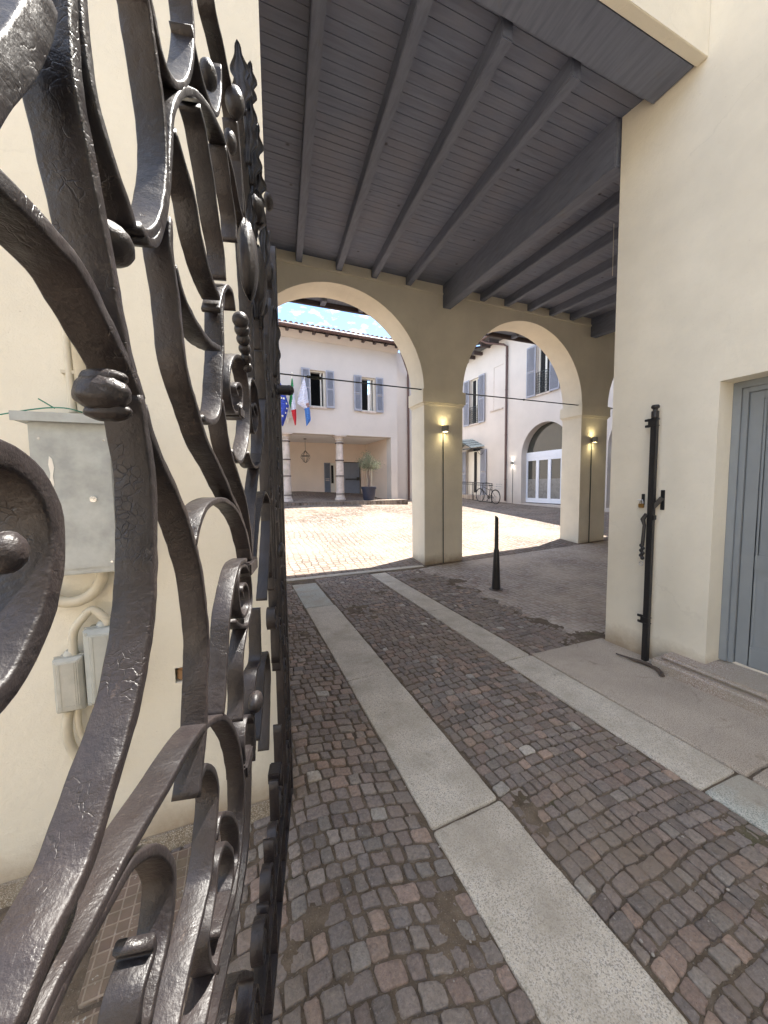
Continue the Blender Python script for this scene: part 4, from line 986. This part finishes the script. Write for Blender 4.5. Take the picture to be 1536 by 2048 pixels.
# junction boxes
def jbox(name, label, xa, xb, za, zb_, dep, mat, chamf=.02):
    t = thing(name, label, 'junction box', ((xa + xb) / 2, LY, (za + zb_) / 2))
    m = MB(); m.box(xa, LY - dep * .55, za, xb, LY - .001, zb_); build('case', m, mat, t, bevel=.006)
    m = MB(); c = chamf; f = LY - dep; b = LY - dep * .55 - .001
    vs = [(xa - .003, b, za - .003), (xb + .003, b, za - .003), (xb + .003, b, zb_ + .003), (xa - .003, b, zb_ + .003), (xa + c, f, za + c * .7), (xb - c, f, za + c * .7), (xb - c, f, zb_ - c * .7), (xa + c, f, zb_ - c * .7)]
    vs += [(x, (LY - dep * .8), z) for x, z in ((xa - .003, za - .003), (xb + .003, za - .003), (xb + .003, zb_ + .003), (xa - .003, zb_ + .003))]
    m.add(vs, [(0, 1, 2, 3), (4, 5, 6, 7), (0, 1, 9, 8), (1, 2, 10, 9), (2, 3, 11, 10), (3, 0, 8, 11), (8, 9, 5, 4), (9, 10, 6, 5), (10, 11, 7, 6), (11, 8, 4, 7)]); build('lid', m, mat, t, bevel=.003)
    m = MB(); f2 = LY - dep - .0015; w2 = xb - xa - 2 * chamf
    for q_ in (.12, .82): m.box(xa + chamf + w2 * q_, f2, za + chamf, xa + chamf + w2 * q_ + .003, f2 + .003, zb_ - chamf)
    m.box(xa + chamf, f2 + .0003, za + chamf + .012, xb - chamf, f2 + .003, za + chamf + .0145); m.box(xa - .006, b + .002, za - .006, xb + .006, b + .006, zb_ + .006)
    build('rib', m, mat, t)
    m = MB()
    for x, z in ((xa + .012, za + .012), (xb - .012, za + .012), (xa + .012, zb_ - .012), (xb - .012, zb_ - .012)):
        m = MB(); m.lathe((x, LY - dep * .8, z), [(.007, 0), (.007, .012)], 10, Vector((0, -1, 0))); build('screw', m, mat, t, smooth=True); m = MB()
    m.lathe(((xa + xb) / 2, LY - dep * .4, zb_), [(.024, 0), (.024, .012), (.016, .022)], 14); build('gland', m, mat, t, smooth=True)
    return t
dB = .085; bx0, bx1 = ly(104, 1360, dB).x, ly(163, 1360, dB).x; bz0, bz1 = ly(130, 1428, dB).z, ly(130, 1322, dB).z
jbox('junction_box', 'smaller painted junction box, lower left of the pair on the wall', bx0, bx1, bz0, bz1, dB, M_pvc2, .012)
dA = .10; ax0, ax1 = ly(166, 1320, dA).x, ly(236, 1320, dA).x; az0, az1 = ly(200, 1412, dA).z, ly(200, 1262, dA).z
jbox('junction_box', 'larger grey junction box with a raised lid, right of the painted one', ax0, ax1, az0, az1, dA, M_pvc, .022)
cpp = thing('wall_conduit', 'cream corrugated conduit looping between the two junction boxes and down the wall', 'pipe', (bx0, LY, bz0))
def arcpts(P, n=8):
    P = [Vector(p) for p in P]; out = []
    for i in range(len(P) - 1):
        p0 = P[max(i - 1, 0)]; p1 = P[i]; p2 = P[i + 1]; p3 = P[min(i + 2, len(P) - 1)]
        for k in range(n):
            t = k / n; out.append(.5 * ((2 * p1) + (p2 - p0) * t + (2 * p0 - 5 * p1 + 4 * p2 - p3) * t * t + (3 * p1 - p0 - 3 * p2 + p3) * t ** 3))
    out.append(P[-1]); return out
m = MB(); bxm = (bx0 + bx1) / 2; axm = (ax0 + ax1) / 2
P = arcpts([(bxm + .01, LY - .04, bz1), (bxm + .015, LY - .04, bz1 + .09), (bxm + .05, LY - .04, az1 + .045), (axm - .03, LY - .045, az1 + .07), (axm + .01, LY - .05, az1 + .03), (axm + .012, LY - .05, az1 + .005)], 16)
m.tube(P, [.0145 + .0012 * (k % 2) for k in range(len(P))], 12); build('upper_loop', m, M_pipe, cpp, smooth=True)
m = MB(); P = arcpts([ly(138, 1420, .045), ly(134, 1455, .045), ly(142, 1492, .04), ly(165, 1522, .035), ly(200, 1540, .03), ly(222, 1552, -.01)], 22)
m.tube(P, [.0165 + .0012 * (k % 2) for k in range(len(P))], 12); P = [p + Vector((.035, .004, .03)) for p in P[:-8]]; m.tube(P, .011, 10); build('lower_loop', m, M_pipe, cpp, smooth=True)
m = MB(); a, b, c = ly(-40, 836, .12), ly(70, 818, .13), ly(128, 816, .14); m.tube(arcpts([a, b, c, c + Vector((.05, .02, -.01))], 6), .0022, 6); m.tube([ly(76, 797, .15), ly(110, 817, .13)], .0022, 6)
tag(build('green_wire', m, M_green, None, smooth=True, at=b), 'thin green wire stretched above the metal box', 'wire')

# ------------------------------------------------------------ wrought iron gate leaf
GD = .16; _g = ray(639, 974); GA = math.atan2(_g.x, _g.y)
GU = Vector((math.sin(GA), math.cos(GA), 0)); GN = Vector((-math.cos(GA), math.sin(GA), 0))
def gpl(px, py):
    r = ray(px, py); p = r * (GD / r.dot(GN)); return (p.dot(GU), p.z + CAM.z)
def G3(u, v, dep=0.): return Vector((CAM.x, CAM.y, 0)) + GU * u + GN * (GD + dep) + Vector((0, 0, v))
UH = 1.70
gate = thing('iron_gate', 'open black wrought iron gate leaf full of scrolls, very close at the left', 'gate', G3(UH, 0))
def cr2(P, step=.007):
    out = []
    for i in range(len(P) - 1):
        p0 = P[max(i - 1, 0)]; p1 = P[i]; p2 = P[i + 1]; p3 = P[min(i + 2, len(P) - 1)]
        # centripetal-ish chord scaled tangents
        L = (p2 - p1).length; n = max(2, min(40, int(L / step)))
        L0 = max((p1 - p0).length, 1e-5); L2 = max((p3 - p2).length, 1e-5); L = max(L, 1e-6)
        m1 = ((p2 - p1) / L * L0 + (p1 - p0) / L0 * L) / (L + L0) * L if (p1 - p0).length > 1e-5 else (p2 - p1)
        m2 = ((p3 - p2) / L2 * L + (p2 - p1) / L * L2) / (L + L2) * L if (p3 - p2).length > 1e-5 else (p2 - p1)
        for k in range(n):
            t = k / n; out.append((2 * t ** 3 - 3 * t * t + 1) * p1 + (t ** 3 - 2 * t * t + t) * m1 + (-2 * t ** 3 + 3 * t * t) * p2 + (t ** 3 - t * t) * m2)
    out.append(P[-1]); return out
def strip(m, P, t=.014, w_=.032, t1=None, d0=0., jit=.0004, smoothpath=True):
    """flat bar bent along a path in the gate plane, its broad face square to the plane"""
    t *= .74; P = [Vector(p) for p in P]
    if smoothpath: P = cr2(P)
    t1 = t1 * .74 if t1 is not None else t; n = len(P); r = min(.0022, t * .22); prof = []
    for cx_, cy_, a0 in ((1, 0, -90), (1, 1, 0), (-1, 1, 90), (-1, 0, 180)):
        for k in range(3):
            a = R_(a0 + 45 * k); prof.append((cx_, cy_, math.cos(a) * r, math.sin(a) * r))
    n0 = len(m.v); K = len(prof)
    for i, p in enumerate(P):
        d = (P[min(i + 1, n - 1)] - P[max(i - 1, 0)]); d = d / max(d.length, 1e-9); N = Vector((d.y, -d.x))
        tt = t + (t1 - t) * i / max(1, n - 1)
        for cx_, cy_, ox, oy in prof:
            a = cx_ * (tt / 2 - r) + ox; b = (w_ - r if cy_ else r) + oy
            q = p + N * a; jz = mnoise.noise(Vector((q.x * 55, q.y * 55, b * 90 + cx_ * 7))) * jit * 1.6 + mnoise.noise(Vector((q.x * 17, q.y * 17, b * 30))) * jit * 1.5
            q = q + N * jz
            m.v.append(tuple(G3(q.x, q.y, d0 + b + jz)))
    for i in range(n - 1):
        for k in range(K):
            a = n0 + i * K + k; b = n0 + i * K + (k + 1) % K; m.f.append((a, b, b + K, a + K))
    m.f.append(tuple(n0 + k for k in range(K))[::-1]); m.f.append(tuple(n0 + (n - 1) * K + k for k in range(K)))
def gm(name, pts, t=.014, w_=.031, t1=None, d0=0., px=True):
    m = MB(); strip(m, [gpl(*p) for p in pts] if px else pts, t, w_, t1, d0); return build(name, m, M_iron, gate, smooth='all')
TR = [
 ('scroll_bar', [(-60, 300), (0, 357), (60, 414), (117, 477), (164, 535), (207, 617), (242, 688), (268, 742), (287, 800)], .017, .034),
 ('scroll_bar', [(283, 790), (294, 856), (306, 934), (312, 1032), (312, 1110), (308, 1208), (300, 1286), (287, 1365), (263, 1463), (233, 1560), (211, 1640), (183, 1728), (146, 1810), (110, 1885), (74, 1980), (30, 2080)], .018, .034),
 ('upright_bar', [(143, -60), (149, 0), (154, 78), (164, 195), (182, 290), (201, 391), (226, 520), (247, 640), (270, 745)], .017, .036),
 ('scroll_bar', [(168, -30), (172, 20), (180, 98), (195, 195), (219, 289), (242, 363), (262, 422), (272, 455)], .014, .030),
 ('scroll_bar', [(285, -40), (297, 0), (309, 78), (324, 176), (333, 254), (337, 332), (332, 395), (324, 437), (309, 462), (292, 466), (282, 452)], .013, .031),
 ('scroll_bar', [(292, 478), (312, 486), (328, 450), (340, 372), (344, 300), (347, 235), (360, 196), (379, 182), (406, 199), (434, 242), (453, 289), (469, 352), (480, 410), (492, 449)], .013, .031),
 ('scroll_bar', [(296, -50), (303, 0), (311, 39), (322, 94), (334, 134), (350, 164), (366, 171), (379, 156), (387, 117), (389, 59), (384, 0), (378, -50)], .012, .031),
 ('scroll_bar', [(424, -40), (432, 20), (445, 80), (456, 135), (469, 195), (479, 273), (484, 352), (488, 430)], .012, .030),
 ('scroll_bar', [(384, 50), (395, 110), (412, 180), (424, 212), (434, 228), (441, 211), (444, 165), (443, 133)], .011, .030),
 ('upright_bar', [(400, 212), (410, 250), (420, 310), (428, 362), (437, 430), (449, 508), (452, 560)], .013, .031),
 ('upright_bar', [(452, 292), (457, 330), (465, 391), (472, 440), (474, 484)], .012, .031),
 ('scroll_bar', [(352, 262), (362, 292), (375, 340), (391, 398), (403, 469), (422, 547), (441, 596)], .013, .031),
 ('upright_bar', [(344, 440), (346, 508), (358, 586), (365, 664), (371, 720), (382, 770), (393, 806), (414, 876), (441, 934), (467, 995), (484, 1032), (499, 1091), (506, 1122)], .014, .031),
 ('scroll_bar', [(354, 530), (364, 572), (376, 608), (396, 648), (420, 682), (442, 697)], .012, .030),
 ('upright_bar', [(449, 582), (447, 640), (448, 703), (445, 760), (444, 798), (440, 830), (424, 844), (408, 836)], .013, .031),
 ('scroll_bar', [(440, 622), (449, 584), (459, 574), (467, 588), (472, 622)], .011, .030),
 ('scroll_bar', [(446, 800), (452, 842), (459, 886), (476, 946), (492, 998), (501, 1054), (507, 1121)], .012, .031),
 ('volute', [(477, 790), (473, 778), (478, 768), (485, 778), (486, 806), (478, 826), (468, 818), (461, 785), (461, 745), (468, 718), (477, 712), (488, 724), (496, 760), (500, 806), (500, 850), (494, 898), (485, 922), (474, 918), (466, 902)], .010, .031),
 ('volute', [(511, 830), (507, 815), (511, 808), (517, 830), (515, 856), (508, 862), (503, 820), (501, 775), (505, 758), (513, 774), (519, 810), (524, 860), (523, 915), (514, 934), (505, 926), (498, 905)], .009, .031),
 ('scroll_bar', [(393, 1092), (402, 1048), (413, 1020), (432, 1003), (452, 1001), (470, 1014), (485, 1040), (497, 1078), (503, 1120)], .012, .031),
 ('upright_bar', [(290, 812), (300, 850), (313, 889), (332, 936), (357, 987), (381, 1053), (393, 1095), (405, 1149), (413, 1208), (418, 1286), (416, 1364), (414, 1445), (408, 1520), (400, 1594)], .015, .033),
 ('scroll_bar', [(494, 1120), (480, 1132), (470, 1172), (461, 1235), (457, 1300), (452, 1380), (448, 1432)], .013, .031),
 ('volute', [(489, 1196), (486, 1180), (491, 1168), (498, 1180), (498, 1210), (490, 1232), (481, 1215), (478, 1175), (481, 1142), (491, 1132), (501, 1150), (505, 1200), (499, 1243), (484, 1252), (472, 1242)], .010, .031),
 ('upright_bar', [(503, 1225), (497, 1250), (489, 1300), (487, 1328), (488, 1400), (486, 1442)], .012, .031),
 ('upright_bar', [(521, 1215), (521, 1325), (514, 1345), (510, 1420), (511, 1520)], .012, .031),
 ('scroll_bar', [(60, 2100), (88, 2040), (129, 1953), (168, 1889), (211, 1808), (250, 1728), (293, 1652), (340, 1572), (375, 1508), (405, 1462), (430, 1441), (453, 1436), (469, 1458), (482, 1500), (489, 1565), (489, 1640), (484, 1700), (474, 1775), (450, 1873), (430, 1960), (410, 2060)], .014, .032),
 ('scroll_bar', [(70, 2110), (101, 2045), (150, 1935), (195, 1857), (234, 1787), (266, 1732), (296, 1706), (322, 1700), (341, 1716), (352, 1756), (349, 1814), (338, 1886), (324, 1945), (300, 2060)], .014, .032),
 ('scroll_bar', [(306, 1880), (312, 1897), (302, 1935), (290, 1975), (279, 2060)], .014, .032),
 ('scroll_bar', [(404, 1560), (411, 1538), (421, 1534), (433, 1550), (438, 1585), (433, 1658), (423, 1756), (406, 1834), (383, 1932), (355, 2070)], .013, .032),
 ('scroll_bar', [(436, 1680), (442, 1640), (455, 1628), (468, 1634), (477, 1660), (478, 1712), (466, 1770), (440, 1870)], .011, .031),
 ('volute', [(462, 1790), (468, 1745), (468, 1712), (460, 1694), (448, 1694), (440, 1720), (434, 1780), (420, 1870), (424, 1925), (440, 1940)], .011, .031),
 ('scroll_bar', [(492, 1520), (490, 1480), (494, 1442), (502, 1432), (510, 1446), (512, 1500)], .011, .031),
 ('upright_bar', [(504, 1520), (502, 1600), (498, 1690), (484, 1795), (464, 1900), (440, 2010), (425, 2075)], .012, .031),
 ('volute', [(453, 2060), (462, 2010), (472, 1972), (486, 1950), (500, 1948), (508, 1966), (504, 2010), (494, 2070)], .011, .031),
 ('scroll_bar', [(513, 1120), (520, 1040), (532, 985), (541, 1010), (540, 1090), (534, 1200)], .010, .031),
 ('scroll_bar', [(520, 1480), (527, 1400), (531, 1325), (536, 1305), (541, 1330), (541, 1400), (538, 1500)], .010, .031),
 ('scroll_bar', [(505, 1125), (512, 1000), (520, 930), (528, 880), (532, 800)], .010, .031),
]
for nm, pts, t, w_ in TR: gm(nm, pts, t, w_)
for pts in ([(486, 225), (496, 330), (505, 430), (514, 560), (522, 700)], [(496, 250), (506, 400), (520, 560), (530, 720), (538, 850)], [(474, 240), (486, 360), (497, 500), (505, 640), (510, 760)],
            [(515, 520), (524, 640), (533, 780), (540, 960)], [(526, 700), (536, 840), (545, 1000), (549, 1180)]):
    gm('upright_bar', pts, .013, .031)
# big volutes at the near edge
gm('volute', [(-70, 900), (-30, 900), (10, 905), (48, 925), (80, 955), (103, 995), (117, 1040), (121, 1090), (116, 1150), (102, 1215), (78, 1280), (46, 1345), (5, 1400), (-50, 1450)], .020, .036, .019)
gm('volute', [(-50, 235), (0, 160), (35, 125), (66, 75), (85, 30), (95, -20)], .030, .036)
m = MB(); c = Vector(gpl(16, 1105)); m.ball(G3(c.x, c.y, .001), .009, .010, .011, seg=18, rings=12, fn=lambda a, b: 1 + .1 * mnoise.noise(Vector((a * 3, b * 2, 1)))); build('boss', m, M_iron, gate, smooth='all')
# frame and rails
zbot = gpl(545, 2046)[1] + .01
def seg(name, u0, v0, u1, v1, t=.03, w_=.034, d0=0.):
    m = MB(); n = max(2, int(math.hypot(u1 - u0, v1 - v0) / .03)); strip(m, [(u0 + (u1 - u0) * i / n, v0 + (v1 - v0) * i / n) for i in range(n + 1)], t, w_, None, d0, .0005, False); return build(name, m, M_iron, gate, smooth='all')
ZT = 3.1
seg('hinge_stile', UH, zbot - .03, UH, 2.62, .045, .044); seg('latch_stile', -.35, zbot, -.35, ZT, .04, .036)
for v in (zbot, zbot + .20): seg('rail', -.35, v, UH - .025, v, .026, .034)
for u, a, b in ((1.60, zbot, 2.5), (1.47, zbot, 2.3), (1.34, zbot, .72), (1.20, zbot, .62), (1.06, zbot, .55), (.93, zbot, .5), (.80, zbot, .42), (1.36, .95, 2.35), (1.24, 1.3, 2.1), (.66, zbot, .4), (.5, zbot, .36)):
    seg('upright_bar', u, a, u, b, .014, .031)
# scrollwork between the far uprights
def vol(u, v, R, up=1, side=1, name='volute'):
    pts = []
    for i in range(26):
        a = i / 25 * 2 * math.pi * 1.35; r = R * (1 - .72 * i / 25); pts.append((u + side * (r * math.cos(a)), v + up * r * math.sin(a) * 1.25))
    pts = [(u + side * R * .95, v - up * R * 3.0), (u + side * R * 1.05, v - up * R * 1.4)] + pts
    m = MB(); strip(m, pts, .009, .030); build(name, m, M_iron, gate, smooth='all')
for v in (.45, .82, 1.15, 1.55, 1.95, 2.25):
    vol(1.535, v, .050, 1, 1); vol(1.535, v + .17, .045, -1, -1)
    vol(1.655, v + .06, .035, 1, -1)
for v in (1.05, 1.5, 1.9): vol(1.41, v, .045, 1, -1); vol(1.29, v + .1, .04, -1, 1)
for u in (1.27, 1.13, .995, .865, .73): vol(u, zbot + .30, .045, 1, 1)
# collars
def collar(px, py, du, dv, name='collar'):
    u, v = gpl(px, py); m = MB(); m.box(u - du, -.004, v - dv, u + du, .037, v + dv, lambda a, b, c: G3(a, c, b)); return build(name, m, M_iron, gate, bevel=.004, smooth=True)
collar(506, 1132, .045, .016); collar(497, 1522, .035, .014); collar(482, 826, .025, .012); collar(560, 1545, .03, .02); collar(552, 780, .035, .014)
# knot where the main bars meet
ku, kv = gpl(240, 788); m = MB()
for du, dv, dd, rr_ in ((.0, .0, .013, (.014, .021, .015)), (.003, -.014, .011, (.010, .018, .008)), (.002, .013, .012, (.010, .018, .007))):
    m.ball(G3(ku + du, kv + dv, dd), *rr_, Matrix((GU, GN, Vector((0, 0, 1)))).transposed(), seg=28, rings=20, fn=lambda a, b: 1 + .09 * mnoise.noise(Vector((math.sin(a) * math.cos(b) * 2.5, math.sin(a) * math.sin(b) * 2.5, math.cos(a) * 2.5))))
build('knot', m, M_iron, gate, smooth='all')
def gball(name, px, py, dep, ru, rv, rd, tilt=0, ridges=0):
    u, v = gpl(px, py); m = MB()
    Mx = Matrix((GU, GN, Vector((0, 0, 1)))).transposed() @ Matrix.Rotation(R_(tilt), 3, 'Y')
    m.ball(G3(u, v, dep), ru, rd, rv, Mx, 20, 14, (lambda a, b: 1 + .07 * math.cos(b * ridges)) if ridges else (lambda a, b: 1 + .06 * mnoise.noise(Vector((a * 2, b, px)))))
    return build(name, m, M_iron, gate, smooth='all')
gball('bar_end', 262, 490, .020, .024, .017, .021); gball('bar_end', 276, 424, .024, .012, .022, .014, 25)
gball('bar_end', 429, 152, .010, .020, .020, .014); gball('bar_end', 470, 285, .010, .02, .022, .013); gball('bar_end', 468, 205, -.002, .022, .03, .02)
gball('rosette', 506, 1404, -.006, .028, .022, .016);  gball('rosette', 560, 1100, -.004, .04, .03, .014)
gball('shell', 489, 520, -.008, .045, .085, .022, 0, 9); gball('shell', 512, 560, -.006, .05, .09, .022, 0, 9)
# bead chain
m = MB(); P = [gpl(477 + i * 2.9, 640 + i * 19) for i in range(6)]
for i, (u, v) in enumerate(P): m.ball(G3(u, v, -.004), .017 - .0012 * i, seg=14, rings=10)
for i in range(5): m.tube([G3(*P[i], -.004), G3(*P[i + 1], -.004)], .006, 8)
build('bead_chain', m, M_iron, gate, smooth='all')
# acanthus leaves standing proud of the leaf
def leaf(px, py, H, W, lean=0., out_=.02, curl=.03, lobes=3):
    u, v = gpl(px, py); m = MB(); nv, nu = 22, 9; base = G3(u, v, -out_)
    g = []
    for j in range(nv + 1):
        t = j / nv; wv = W * (math.sin(math.pi * min(1, t * .94 + .06)) ** .7) * (1 + .28 * math.cos(t * math.pi * 2 * lobes)); row = []
        for i in range(nu + 1):
            s_ = i / nu * 2 - 1
            row.append(base + GU * (lean * t * H) + Vector((0, 0, t * H)) - GN * (s_ * wv * .5 * -1) * 1.0 + GU * (abs(s_) * wv * .25 + .004 * math.cos(s_ * 9)) - GN * (curl * t * t))
        g.append(row)
    th = GU * -.006
    n0 = len(m.v)
    for row in g: m.v += [tuple(p) for p in row]
    for row in g: m.v += [tuple(p + th) for p in row]
    S = (nv + 1) * (nu + 1)
    for j in range(nv):
        for i in range(nu):
            a = n0 + j * (nu + 1) + i; m.f.append((a, a + 1, a + nu + 2, a + nu + 1)); m.f.append((S + a, S + a + nu + 1, S + a + nu + 2, S + a + 1))
    bd = [j * (nu + 1) for j in range(nv + 1)] + [nv * (nu + 1) + i for i in range(1, nu + 1)] + [j * (nu + 1) + nu for j in range(nv - 1, -1, -1)] + [i for i in range(nu - 1, 0, -1)]
    for i in range(len(bd)): a, b = bd[i], bd[(i + 1) % len(bd)]; m.f.append((n0 + a, n0 + b, n0 + S + b, n0 + S + a))
    return build('leaf', m, M_iron, gate, smooth='all')
for q in ((484, 228, .155, .040, .01, .0, -.004), (490, 222, .11, .034, .0, .008, .010), (494, 330, .17, .036, 0, .004, .012), (500, 370, .15, .04, 0, .006, .02), (506, 440, .14, .045, 0, .004, .02), (507, 475, .12, .04, 0, .002, .012),
          (512, 640, .20, .035, 0, .002, .006), (520, 660, .18, .035, 0, .002, .006), (500, 520, .16, .03, 0, .0, .008), (548, 755, .25, .04, 0, .002, .012), (528, 560, .2, .03, 0, .0, .01)):
    leaf(*q)
gball('rosette', 505, 425, -.012, .05, .03, .022, 0, 6); gball('rosette', 519, 402, -.026, .03, .02, .014)
# bolt sticking out of the hinge side
m = MB(); u, v = gpl(556, 780); m.tube([G3(u, v, .02), G3(u, v, -.045)], .020, 14); m.ball(G3(u, v, -.045), .021, seg=14); build('bolt', m, M_iron, gate, smooth=True)
for vv in (.45, 2.1):
    m = MB(); m.bar(G3(UH, vv, .02), Vector((.165, LY + .02, vv)), .03, .03); m.tube([G3(UH + .03, vv - .05, .02), G3(UH + .03, vv + .05, .02)], .018, 10); build('hinge', m, M_iron, gate)
